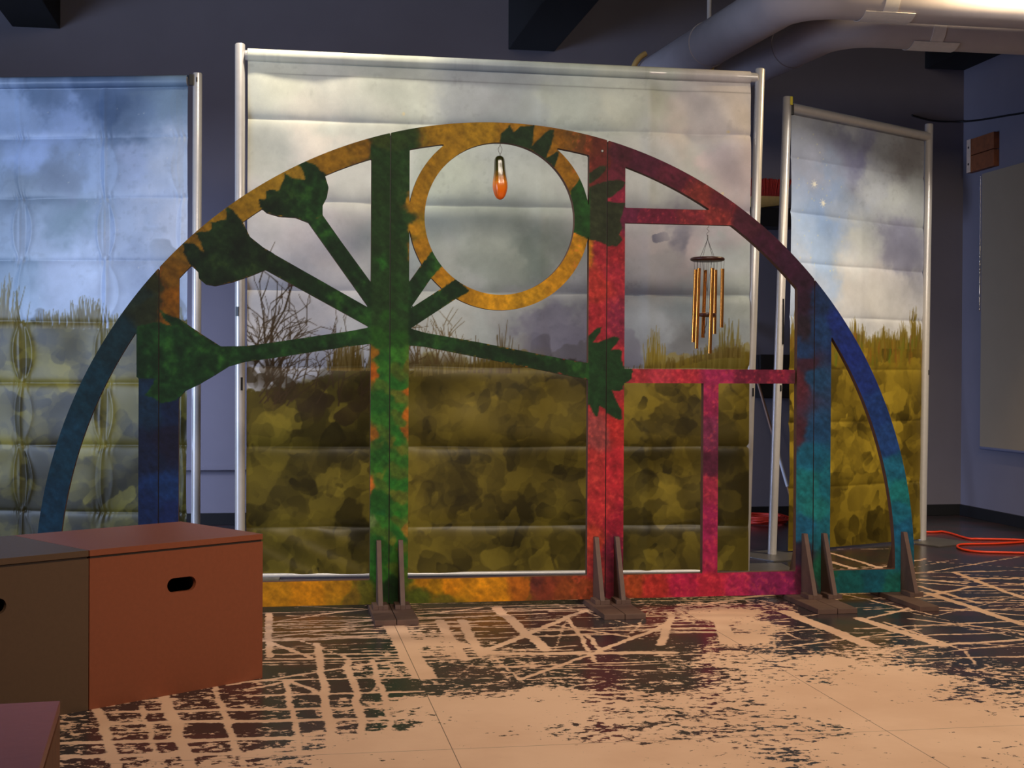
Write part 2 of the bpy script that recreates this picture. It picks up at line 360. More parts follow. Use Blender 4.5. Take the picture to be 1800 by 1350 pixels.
FLOOR_WEAR = [[-0.039,6.838,0.9],[0.183,6.806,0.7],[0.189,6.088,0.85],[0.388,6.059,0.95],[0.532,5.455,0.35],[0.085,5.74,0.9],[0.414,6.467,0.85],[-0.007,5.333,0.6],[0.248,5.199,0.75],[0.461,5.167,0.7],[0.071,4.715,0.6],[0.306,4.757,0.55],[0.375,4.631,0.55],[-0.356,4.858,0.55],[-0.439,4.717,0.5],[-0.157,4.674,0.65],[-0.06,4.515,0.6],[-0.397,4.274,0.35],[-0.589,4.461,0.5],[0.03,4.302,0.35],[0.24,4.269,0.15],[0.141,4.485,0.3],[0.47,4.813,0.3],[0.515,4.499,0.05],[0.518,4.89,0.1],[0.6,6.159,0.35],[0.397,4.446,0.1],[0.858,6.553,0.8],[0.899,6.253,0.8],[0.667,5.435,0.65],[0.699,5.327,0.6],[0.81,5.311,0.6],[0.722,5.884,0.3],[0.637,6.022,0.15],[0.86,5.203,0.6],[1.161,6.078,0.7],[1.437,5.906,0.8],[1.287,5.928,0.75],[1.106,6.367,0.75],[1.828,5.981,0.75],[1.999,6.094,0.85],[1.641,6.29,0.7],[2.085,5.944,0.12],[2.225,6.515,0.15],[1.505,5.311,0.65],[1.29,5.396,0.7],[1.143,5.261,0.55],[1.687,5.284,0.45],[1.882,5.363,0.25],[0.975,5.609,0.5],[1.188,4.705,0.3],[1.129,4.633,0.3],[0.828,4.759,0.05],[0.977,4.997,0.2],[0.731,4.194,0.05],[0.906,4.167,0.1],[1.132,4.405,0.3],[1.113,4.444,0.4],[1.529,4.653,0.32],[1.47,4.353,0.35],[1.62,4.33,0.34],[1.759,4.703,0.3],[2.344,5.774,0.68],[2.447,5.891,0.7],[2.602,5.869,0.7],[2.72,6.135,0.8],[2.302,5.301,0.2],[2.439,4.968,0.12],[2.565,5.492,0.35],[2.824,5.337,0.6],[3.126,5.41,0.8],[3.057,5.942,0.9],[3.477,6.178,0.95],[4.218,7.837,1.0],[3.732,8.427,1.0],[2.891,5.001,0.5],[2.565,4.759,0.35],[2.196,4.471,0.06],[2.281,4.229,0.1],[2.395,4.14,0.2],[1.998,4.754,0.1],[1.715,4.316,0.32],[1.577,4.064,0.34],[1.79,4.031,0.12],[2.039,3.993,0.1],[2.202,3.904,0.22],[1.96,5.244,0.28],[2.233,6.205,0.2],[2.506,6.317,0.8],[1.347,4.099,0.2],[1.171,4.126,0.12],[3.132,6.386,1.0],[0.921,7.038,0.85],[1.49,6.871,0.8],[0.337,7.121,0.8],[2.247,6.852,0.55],[0.395,8.355,1.0],[1.425,8.216,1.0],[2.465,8.075,1.0],[3.173,8.501,1.0],[4.735,9.214,1.0],[4.674,8.031,1.0],[3.858,6.625,1.0],[-0.36,10.58,1.0],[3.066,6.919,1.0],[-0.479,4.256,0.4],[2.143,9.894,1.0],[0.891,10.054,1.0],[3.534,10.09,1.0]]
FLOOR_BANDS = [[0.181,6.076,0.185,5.171,0.04],[0.185,5.171,0.18,4.41,0.045],[-0.039,6.87,-0.016,5.813,0.04],[0.552,6.447,0.577,5.345,0.13],[0.785,6.563,0.782,5.638,0.06],[0.888,6.549,0.869,5.718,0.06],[-0.032,5.769,0.518,5.734,0.03],[-0.032,5.874,0.659,5.772,0.03],[-0.179,5.32,0.485,5.659,0.03],[-0.009,6.117,0.155,5.753,0.03],[0.047,5.354,0.181,5.116,0.03],[0.047,5.354,-0.113,5.234,0.03],[-0.037,6.605,0.326,6.867,0.02],[-0.01,6.248,0.414,6.467,0.02],[1.108,6.89,1.155,5.784,0.07],[0.88,5.776,1.547,6.727,0.05],[0.947,5.25,1.399,5.748,0.03],[1.399,5.748,1.894,6.359,0.04],[1.907,6.403,2.06,6.459,0.04],[1.283,6.386,1.629,5.97,0.03],[1.4,6.084,1.395,5.7,0.03],[1.678,5.832,1.952,6.554,0.05],[1.149,6.26,1.999,6.094,0.025],[0.875,5.74,1.686,5.657,0.07],[0.838,5.496,1.619,5.294,0.02],[2.833,6.317,2.912,5.627,0.08],[2.538,6.553,2.595,5.673,0.1],[3.537,6.987,3.551,6.045,0.07],[4.069,7.712,3.967,6.756,0.05],[3.418,6.87,3.903,7.178,0.04],[3.722,7.483,3.92,7.281,0.04],[3.307,6.614,3.685,6.275,0.03],[2.708,6.064,3.609,6.144,0.03],[2.673,5.611,3.352,5.706,0.04],[3.67,8.662,3.706,7.785,0.04],[3.503,8.267,3.539,7.808,0.05],[3.753,8.86,4.189,8.803,0.025],[3.341,7.883,3.692,7.835,0.02],[3.602,7.241,3.648,6.654,0.04],[3.055,6.479,3.793,6.459,0.025],[3.074,6.267,3.457,5.884,0.03],[3.852,7.421,4.38,7.46,0.015],[-0.419,5.28,-0.251,4.221,0.055],[-0.241,5.367,-0.09,4.196,0.03],[-0.629,5.062,-0.47,4.255,0.045],[-0.673,4.568,0.215,4.501,0.05],[-0.649,4.406,0.207,4.326,0.05],[-0.558,4.952,0.395,4.883,0.045],[-0.578,4.798,0.461,4.718,0.05],[-0.111,5.142,0.54,5.099,0.03],[0.3,5.709,0.287,4.327,0.04],[0.4,5.694,0.385,4.312,0.03],[-0.029,5.375,0.566,5.347,0.03],[0.036,5.326,0.082,4.293,0.03],[-0.469,5.038,-0.344,4.235,0.025],[-0.037,6.531,0.444,6.521,0.015],[-0.035,6.305,0.558,6.275,0.015],[0.088,5.952,0.526,5.913,0.012],[0.72,6.811,1.558,6.775,0.02],[0.687,6.501,1.405,6.475,0.015],[2.195,6.601,1.991,5.825,0.1]]

# ------------------------------------------------------------------ materials
M_wall = mat('wall_paint', rgb(112, 106, 114), 0.75, noise=0.05, nscale=3)
M_wallr = mat('right_wall_paint', rgb(112, 106, 114), 0.75, noise=0.05, nscale=3)
M_ceil = mat('ceiling_black', rgb(13, 12, 13), 0.95, noise=0.1, nscale=4)
M_base = mat('black_rubber', rgb(16, 15, 16), 0.5)
M_alu = mat('brushed_aluminium', rgb(206, 202, 200), 0.34, metal=0.35, noise=0.04, nscale=30)
M_steel = mat('steel_plate', rgb(120, 116, 112), 0.42, metal=0.6, noise=0.12, nscale=12)
M_black = mat('black_plastic', rgb(14, 13, 14), 0.45)
M_vinyl = mat('printed_vinyl', 'paint', 0.36, noise=0.03, nscale=150, spec=0.27)
M_paint = mat('brushed_paint', 'paint', 0.62, noise=0.12, nscale=90, bump=0.25, bscale=60, spec=0.2)
M_edge = mat('plywood_edge', rgb(92, 58, 42), 0.7, noise=0.2, nscale=30)
M_foot = mat('stained_plywood', rgb(92, 66, 54), 0.65, noise=0.15, nscale=25)
M_pipe = mat('pipe_jacket', rgb(178, 168, 168), 0.7, noise=0.05, nscale=8, bump=0.15, bscale=6)
M_strap = mat('white_tape', rgb(214, 206, 200), 0.55, noise=0.05)
M_saddle = mat('yellow_saddle', rgb(196, 160, 96), 0.6, noise=0.1)
M_bronze = mat('copper_tube', rgb(226, 150, 70), 0.22, metal=1.0, noise=0.04)
M_wood_dark = mat('dark_wood', rgb(60, 30, 24), 0.35, noise=0.2, nscale=20)
M_cord = mat('dark_cord', rgb(36, 32, 38), 0.7)
M_orange = mat('orange_cable', rgb(232, 62, 22), 0.5, noise=0.05)
M_brown = mat('brown_box_paint', rgb(128, 68, 44), 0.42, noise=0.06, nscale=60, bump=0.08, bscale=90)
M_umber = mat('umber_box_paint', rgb(84, 63, 46), 0.45, noise=0.07, nscale=60, bump=0.08, bscale=90)
M_rose = mat('rose_box_paint', rgb(150, 84, 78), 0.42, noise=0.06, nscale=40, bump=0.06, bscale=90)
M_ply = mat('box_ply_edge', rgb(120, 72, 46), 0.6, noise=0.2, nscale=30)
M_lid_line = mat('lid_shadow_line', rgb(40, 26, 20), 0.8)

# ------------------------------------------------------------------ room shell
YB, XR, ZC = 10.86, 5.78, 4.6


def floor():
    xs = np.concatenate([np.arange(-6, -1.3, .15), np.arange(-1.3, 5.0, .0125), np.arange(5.0, XR, .03), [XR]])
    ys = np.concatenate([np.arange(-2.0, 3.7, .2), np.arange(3.7, 7.2, .0125), np.arange(7.2, YB, .03), [YB]])
    X, Y = np.meshgrid(xs, ys)
    me = grid_mesh('floor', X, Y, np.zeros_like(X))
    wear = idw(X, Y, FLOOR_WEAR, 4.0, 2e-3)[..., 0]
    wear = np.where(wear < .5, wear * 1.12 + .045 * fbm(X, Y, 2.2, 2, 930), wear)
    wear = np.where(Y > 7.0, np.maximum(wear, sstep(6.8, 7.4, Y)), wear)
    band = np.full(X.shape, 0.3)
    jx = (fbm(X, Y, 7, 3, 900) - .5) * .03
    jy = (fbm(X, Y, 7, 3, 910) - .5) * .03
    rnd = random.Random(4)
    lines = list(FLOOR_BANDS)
    for k in range(110):                                   # straight roller gaps left in the dark paint
        x0, y0 = rnd.uniform(-.6, 5.2), rnd.uniform(5.3, 7.1)
        a = rnd.choice([0, 0, 0, 0, .35, -.35, 1.2, 1.57, 1.9]) + rnd.uniform(-.12, .12)
        l = rnd.uniform(.12, .5)
        lines.append([x0 - l * math.cos(a), y0 - l * math.sin(a), x0 + l * math.cos(a), y0 + l * math.sin(a), rnd.uniform(.008, .024)])
    for k in range(40):                                   # thin runs along the boards before the arch
        x0, y0, l = rnd.uniform(-.3, 2.2), rnd.uniform(6.05, 6.95), rnd.uniform(.1, .5)
        a = rnd.uniform(-.08, .08)
        lines.append([x0 - l * math.cos(a), y0 - l * math.sin(a), x0 + l * math.cos(a), y0 + l * math.sin(a), rnd.uniform(.012, .03)])
    for k in range(46):
        x0, y0 = rnd.uniform(2.2, 5.3), rnd.uniform(6.3, 8.2)
        a = rnd.choice([0.05, -.25, .5, -.6, 0.0]) + rnd.uniform(-.15, .15)
        l = rnd.uniform(.2, .7)
        lines.append([x0 - l * math.cos(a), y0 - l * math.sin(a), x0 + l * math.cos(a), y0 + l * math.sin(a), rnd.uniform(.010, .034)])
    for x0, y0, x1, y1, w in lines:
        ex, ey = x1 - x0, y1 - y0
        L = ex * ex + ey * ey
        sel = (X > min(x0, x1) - .35) & (X < max(x0, x1) + .35) & (Y > min(y0, y1) - .35) & (Y < max(y0, y1) + .35)
        if not sel.any():
            continue
        xx, yy = X[sel] + jx[sel], Y[sel] + jy[sel]
        t = np.clip(((xx - x0) * ex + (yy - y0) * ey) / L, 0, 1)
        d = np.hypot(xx - x0 - ex * t, yy - y0 - ey * t) - w * .38
        band[sel] = np.minimum(band[sel], d)
    set_float(me, 'wear', wear)
    set_float(me, 'band', band)
    m = bpy.data.materials.new('worn_painted_floor')
    m.use_nodes = True
    nt = m.node_tree
    L = nt.links.new
    b = nt.nodes['Principled BSDF']

    def N(t, **k):
        n = nt.nodes.new(t)
        for a, v in k.items():
            setattr(n, a, v)
        return n

    def math_(op, a, c=None, clamp=False):
        n = N('ShaderNodeMath', operation=op, use_clamp=clamp)
        for i, v in enumerate((a, c)):
            if v is None:
                continue
            if isinstance(v, (int, float)):
                n.inputs[i].default_value = v
            else:
                L(v, n.inputs[i])
        return n.outputs[0]

    def rng(v, a, c, lo=0.0, hi=1.0, st='SMOOTHSTEP'):
        n = N('ShaderNodeMapRange', interpolation_type=st)
        L(v, n.inputs['Value'])
        for k, x in zip(('From Min', 'From Max', 'To Min', 'To Max'), (a, c, lo, hi)):
            n.inputs[k].default_value = x
        return n.outputs['Result']

    def noise(scale, detail, rough, sx=1.0, sy=1.0):
        mp = N('ShaderNodeMapping')
        mp.inputs['Scale'].default_value = (sx, sy, 1)
        L(tc.outputs['Object'], mp.inputs['Vector'])
        n = N('ShaderNodeTexNoise')
        n.inputs['Scale'].default_value = scale
        n.inputs['Detail'].default_value = detail
        n.inputs['Roughness'].default_value = rough
        L(mp.outputs[0], n.inputs['Vector'])
        return n.outputs['Fac']
    tc = N('ShaderNodeTexCoord')
    aw = N('ShaderNodeAttribute', attribute_name='wear').outputs['Fac']
    ab = N('ShaderNodeAttribute', attribute_name='band').outputs['Fac']
    n1 = noise(9.0, 5, 0.6, 0.8, 1.1)
    n2 = noise(30.0, 8, 0.66, 0.75, 1.0)
    n3 = noise(2.0, 3, 0.5)
    v = math_('ADD', math_('ADD', math_('MULTIPLY', n1, 0.40), math_('MULTIPLY', n2, 0.85)), math_('MULTIPLY', math_('SUBTRACT', aw, 0.5), 0.50))
    v = math_('ADD', v, math_('MULTIPLY', math_('SUBTRACT', n3, 0.5), 0.12))
    dark = rng(v, 0.594, 0.618)
    bb = math_('ADD', ab, math_('MULTIPLY', math_('SUBTRACT', n2, 0.5), 0.045))
    dark = math_('MULTIPLY', dark, rng(bb, -.003, .004))
    # sheet joints
    sep = N('ShaderNodeSeparateXYZ')
    L(tc.outputs['Object'], sep.inputs[0])
    fx = math_('ABSOLUTE', math_('SUBTRACT', math_('MODULO', math_('ADD', sep.outputs['X'], -0.557 + 0.7365 + 14.73), 1.473), 0.7365))
    fy = math_('ABSOLUTE', math_('SUBTRACT', sep.outputs['Y'], 4.306))
    j = math_('MULTIPLY', rng(math_('MINIMUM', fx, fy), 0.0006, 0.0022, 1.0, 0.0), 0.8)
    # hairline scratches in the light paint
    sc = rng(noise(30, 3, .6, .12, 1.0), .70, .74, 0.0, 0.35)
    sc = math_('MULTIPLY', sc, rng(n3, .45, .6))
    dark = math_('MAXIMUM', dark, math_('MAXIMUM', j, sc))
    mixl = N('ShaderNodeMix', data_type='RGBA')
    mixl.inputs['A'].default_value = rgb(230, 188, 156)
    mixl.inputs['B'].default_value = rgb(218, 174, 142)
    L(rng(noise(1.6, 6, .6), .35, .65), mixl.inputs['Factor'])
    mixd = N('ShaderNodeMix', data_type='RGBA')
    mixd.inputs['A'].default_value = rgb(46, 44, 46)
    mixd.inputs['B'].default_value = rgb(66, 46, 48)
    L(rng(noise(3.0, 4, .6), .45, .6), mixd.inputs['Factor'])
    mx = N('ShaderNodeMix', data_type='RGBA')
    L(dark, mx.inputs['Factor'])
    L(mixl.outputs['Result'], mx.inputs['A'])
    L(mixd.outputs['Result'], mx.inputs['B'])
    L(mx.outputs['Result'], b.inputs['Base Color'])
    L(rng(dark, 0, 1, 0.55, 0.24), b.inputs['Roughness'])
    bp = N('ShaderNodeBump')
    bp.inputs['Strength'].default_value = 0.12
    bp.inputs['Distance'].default_value = 0.003
    L(math_('ADD', n2, math_('MULTIPLY', dark, -0.6)), bp.inputs['Height'])
    L(bp.outputs['Normal'], b.inputs['Normal'])
    struct(link('floor', me, None, [m]), 'worn floor of dark paint under pale tan roller strokes')


floor()
struct(obj('wall_back', box_bm(-6, XR + .2, YB, YB + .15, 0, ZC), M_wall), 'grey back wall behind the backdrops')
struct(obj('wall_right', box_bm(XR, XR + .15, 2.0, YB, 0, ZC), M_wallr), 'grey right wall with a hanging screen')
struct(obj('ceiling', box_bm(-6, XR + .2, -2, YB + .15, ZC, ZC + .15), M_ceil), 'black ceiling above the pipes')
struct(obj('baseboard_back', box_bm(-6, XR, YB - .018, YB, 0, .095), M_base, bevel=.004), 'black rubber baseboard along the back wall')
struct(obj('baseboard_right', box_bm(XR - .018, XR, 2.0, YB - .018, 0, .095), M_base, bevel=.004), 'black rubber baseboard along the right wall')
struct(obj('trim_1', box_bm(-6, 1.6, YB - .035, YB, .43, .462), M_wall, bevel=.004), 'grey ledge low on the back wall')
for i, (x0, x1) in enumerate([(-1.98, -1.63), (1.83, 2.21), (5.42, XR)]):
    struct(obj('trim_%d' % (i + 2), box_bm(x0, x1, -2, YB, 3.8, ZC), M_ceil, bevel=.01),
           ['black ceiling beam at the left', 'black ceiling beam over the main backdrop', 'black ceiling beam along the right wall'][i])

# ------------------------------------------------------------------ painted folding arch
AY, AT = 6.90, 0.04            # front face, thickness
CX, CZ, RA, RB_ = 1.128, 0.16, 2.277, 2.318
SEAMS = [-0.568, 0.565, 1.688, 2.826]


def arch_fields():
    h = 0.006
    xs = np.arange(-1.19, 3.45, h)
    zs = np.arange(0.0, 2.52, h)
    X, Z = np.meshgrid(xs, zs)

    def ell(a, b):
        dz = np.maximum(Z - CZ, 0)
        return (np.sqrt(((X - CX) / a) ** 2 + (dz / b) ** 2) - 1) * b

    def rect(x0, x1, z0, z1):
        return np.maximum(np.abs(X - (x0 + x1) / 2) - (x1 - x0) / 2, np.abs(Z - (z0 + z1) / 2) - (z1 - z0) / 2)
    outer = np.maximum(ell(RA, RB_), 0.027 - Z)
    D = np.maximum(outer, -ell(RA - .110, RB_ - .100))
    for s in SEAMS:
        D = np.minimum(D, rect(s - .096, s + .096, .027, 2.6))
    D = np.minimum(D, rect(-1.16, 3.4, .027, .150))
    D = np.minimum(D, rect(1.78, 2.72, 1.149, 1.223))
    D = np.minimum(D, rect(2.214, 2.296, .1, 1.2))
    D = np.minimum(D, rect(1.78, 2.9, 1.982, 2.060))
    rc = np.hypot(X - 1.127, Z - 1.987)
    ring = np.abs(rc - .4285) - .0395
    D = np.minimum(D, ring)
    green = np.full(X.shape, 1e3)
    wood = np.full(X.shape, 1e3)

    def poly(P, dst):
        P = np.array(P)
        sel = (X > P[:, 0].min() - .08) & (X < P[:, 0].max() + .08) & (Z > P[:, 1].min() - .08) & (Z < P[:, 1].max() + .08)
        dst[sel] = np.minimum(dst[sel], sd_poly(X[sel], Z[sel], P))
    for P in BUDS + STEMS:
        poly(P, wood)
        poly(P, green)
    leaf = np.full(X.shape, 1e3)
    for P in LEAVES:
        poly(P, leaf)
    # the opening of the ring stays clear
    wood = np.maximum(wood, .389 - rc)
    D = np.maximum(np.minimum(D, wood), outer)
    # paint ------------------------------------------------------------
    wx = (fbm(X, Z, 12, 4, 50) - .5) * .045 + (fbm(X, Z, 45, 2, 55) - .5) * .016
    wz = (fbm(X, Z, 12, 4, 60) - .5) * .06 + (fbm(X, Z, 45, 2, 65) - .5) * .016
    need = D < .02
    col = np.zeros(X.shape + (3,))
    col[need] = idw(X[need] + wx[need], Z[need] + wz[need], ARCH_PAINT, 6.0, 1e-5)
    red = (col[..., 0] > 110) & (col[..., 1] < 75)
    col[..., 0] = np.where(red, col[..., 0] * .84, col[..., 0])
    ora = ((col[..., 0] > 125) & (col[..., 1] > 66) & (col[..., 2] < 48))[..., None]
    col = np.where(ora, col * np.array([.94, 1.09, .8]), col)
    f1 = fbm(X, Z, 10, 4, 70)
    f2 = fbm(X, Z, 26, 3, 80)
    f3 = fbm(X * .6 + Z * .8, Z * .6 - X * .8, 60, 3, 85)
    dk = np.array([18, 40, 20.])
    md = np.array([30, 68, 28.])
    br = np.array([52, 96, 30.])
    t = sstep(.36, .66, f1 * .5 + f2 * .2 + fbm(X, Z, 5, 2, 71) * .3)[..., None]
    u = (sstep(.55, .75, f2 * .5 + f1 * .5) * .45)[..., None]
    g = (dk * (1 - t) + md * t) * (1 - u) + br * u
    deep = (sstep(.25, -.1, X) * sstep(1.45, 1.65, Z))[..., None]
    g = g * (1 - deep * np.array([.05, .30, .15]))
    e = (fbm(X, Z, 60, 2, 90) - .5) * .012
    k = sstep(.003, -.003, green + e)[..., None]
    # no repaint of the trunk itself by the root ends of the stems
    trunk = sstep(.105, .085, np.abs(X - .565))[..., None]
    k = k * (1 - trunk)
    col = col * (1 - k) + g * k
    onring = (X < 1.60)[..., None]
    lc = np.where(onring, np.array([26, 62, 24.]), np.where((Z > 1.6)[..., None], np.array([40, 46, 28.]), np.array([22, 50, 24.])))
    lc = np.where((onring & (Z > 2.25)[..., None]), np.array([26, 44, 24.]), lc)
    lc = lc * (.8 + .45 * f1[..., None])
    k = sstep(.003, -.003, leaf + e * .6)[..., None]
    col = col * (1 - k) + lc * k
    # brush texture: lighter and darker dabs of the same paint
    f4 = fbm(X * .7 + Z * .7, (Z - X) * .28, 70, 3, 86)
    dab = (f2 - .5) * .30 + (f3 - .5) * .30 + (f4 - .5) * .40
    col = np.clip(col * (1 + dab[..., None]), 4, 255)
    hot = sstep(.58, .75, f3)[..., None] * (X > 1.5)[..., None] * (col[..., :1] > 110)
    col = col * (1 - .25 * hot) + np.array([235, 90, 70.]) * .25 * hot
    return h, xs, zs, X, Z, D, col


def march(xs, zs, D, col, name, parent):
    """front face, back face and edge of the region D < 0"""
    H, Wd = D.shape
    inside = D < 0
    cnt = inside[:-1, :-1].astype(int) + inside[:-1, 1:] + inside[1:, 1:] + inside[1:, :-1]
    verts, cols, faces = [], [], []
    idx = {}

    def node(j, i):
        k = (j, i)
        if k not in idx:
            idx[k] = len(verts)
            verts.append((xs[i], zs[j]))
            cols.append(col[j, i])
        return idx[k]

    def cross(a, b):
        k = (a, b) if a < b else (b, a)
        if k not in idx:
            (j0, i0), (j1, i1) = k
            d0, d1 = D[j0, i0], D[j1, i1]
            t = min(max(d0 / (d0 - d1), .02), .98)
            idx[k] = len(verts)
            verts.append((xs[i0] + (xs[i1] - xs[i0]) * t, zs[j0] + (zs[j1] - zs[j0]) * t))
            cols.append(col[j0, i0] if d0 < 0 else col[j1, i1])
        return idx[k]
    jj, ii = np.nonzero(cnt == 4)
    for j, i in zip(jj.tolist(), ii.tolist()):
        faces.append((node(j, i), node(j, i + 1), node(j + 1, i + 1), node(j + 1, i)))
    jj, ii = np.nonzero((cnt > 0) & (cnt < 4))
    for j, i in zip(jj.tolist(), ii.tolist()):
        c = [(j, i), (j, i + 1), (j + 1, i + 1), (j + 1, i)]
        p = []
        for q in range(4):
            a, b = c[q], c[(q + 1) % 4]
            if inside[a]:
                p.append(node(*a))
            if inside[a] != inside[b]:
                p.append(cross(a, b))
        if len(p) > 2:
            faces.append(tuple(p))
    n = len(verts)
    V = [(x, AY, z) for x, z in verts] + [(x, AY + AT, z) for x, z in verts]
    edges = {}
    for f in faces:
        for q in range(len(f)):
            edges[(f[q], f[(q + 1) % len(f)])] = 1
    side = [(b, a, a + n, b + n) for (a, b) in edges if (b, a) not in edges]
    F = faces + [tuple(v + n for v in f[::-1]) for f in faces] + side
    me = bpy.data.meshes.new(name)
    me.from_pydata(V, [], F)
    mi = [0] * len(faces) + [1] * (len(faces) + len(side))
    o = link(name, me, parent, [M_paint, M_edge])
    me.polygons.foreach_set('material_index', mi)
    c = lin(np.array(cols) / 255.0)
    set_color(me, 'paint', np.concatenate([c, c]))
    return o


def triangle_bm(x0, x1, ya, yb, z0, z1):
    """upright gusset: full height at ya, tapering to the toe at yb"""
    bm = bmesh.new()
    sec = [(ya, z0), (yb, z0), (yb, z0 + .02), (ya + (yb - ya) * .18, z1), (ya, z1)]
    a = [bm.verts.new((x0, y, z)) for y, z in sec]
    b = [bm.verts.new((x1, y, z)) for y, z in sec]
    bm.faces.new(a)
    bm.faces.new(b[::-1])
    for i in range(5):
        bm.faces.new((a[i], b[i], b[(i + 1) % 5], a[(i + 1) % 5]))
    return bm


arch = thing('painted_arch', 'large folding half-round wooden arch painted with orange, green, red and blue vines', 'arch', (CX, AY, 0))
bpy.context.view_layer.update()
h_, xs_, zs_, X_, Z_, D_, col_ = arch_fields()
cuts = [-1.4] + SEAMS + [3.7]
for i in range(5):
    lo, hi = cuts[i] + .0024, cuts[i + 1] - .0024
    i0 = max(int((lo - xs_[0]) / h_) - 2, 0)
    i1 = min(int((hi - xs_[0]) / h_) + 4, len(xs_))
    sub = np.maximum(D_[:, i0:i1], np.abs(X_[:, i0:i1] - (lo + hi) / 2) - (hi - lo) / 2)
    p = march(xs_[i0:i1], zs_, sub, col_[:, i0:i1], 'panel', arch)
    p.matrix_parent_inverse = arch.matrix_world.inverted()
    p['label'] = ['dark teal left wing panel', 'panel with three green seed pods on stems', 'middle panel with an orange ring',
                  'crimson panel with window-like bars', 'blue and teal right wing panel'][i]


for s in SEAMS:
    zt = CZ + RB_ * math.sqrt(1 - ((s - CX) / RA) ** 2) - .012
    o = obj('seam_strip', box_bm(s - .0022, s + .0022, AY + .008, AY + AT - .002, .03, zt), M_base, arch)  # dark strip added to stop light showing through the panel seam
    o.matrix_parent_inverse = arch.matrix_world.inverted()


def child(o, inv=True):
    o.matrix_parent_inverse = arch.matrix_world.inverted()
    return o


def foot(x, dx, lean=0.0):
    """floor plate with a gusset before and behind the arch"""
    bm = box_bm(x + dx - .0515, x + dx + .0515, AY - .45, AY + AT + .42, 0.0, .0262)
    f = child(obj('base_plate', bm, M_foot, arch, bevel=.003))
    for ya, yb in ((AY - .0005, AY - .17), (AY + AT + .0005, AY + AT + .17)):
        g = obj('brace', triangle_bm(x - .011, x + .011, ya, yb, .0263, .352), M_foot, f)
        s = 1 if ya < yb else -1
        bm = bmesh.new()
        for q in (-1, 1):
            add_box(bm, x + q * .0115, x + q * .038, min(yb, ya + (yb - ya) * .35), max(yb, ya + (yb - ya) * .35), .0263, .048)
        c = obj('cleat', bm, M_foot, f, bevel=.002)


for s, sh in zip(SEAMS, (0, .002, -.008, -.05)):
    foot(s - .053, sh)
    foot(s + .057, sh - .004)
foot(3.338, -.07)
foot(-1.085, .02)
bolt = obj('bolt_head', lathe_bm([(.008, 0), (.008, .002), (.005, .004)], 12), M_steel, arch, smooth=True, auto=30)
bolt.matrix_parent_inverse = arch.matrix_world.inverted()
bolt.location = (1.66, AY, 2.35)
bolt.rotation_euler = (math.radians(90), 0, 0)

# ------------------------------------------------------------------ printed backdrops


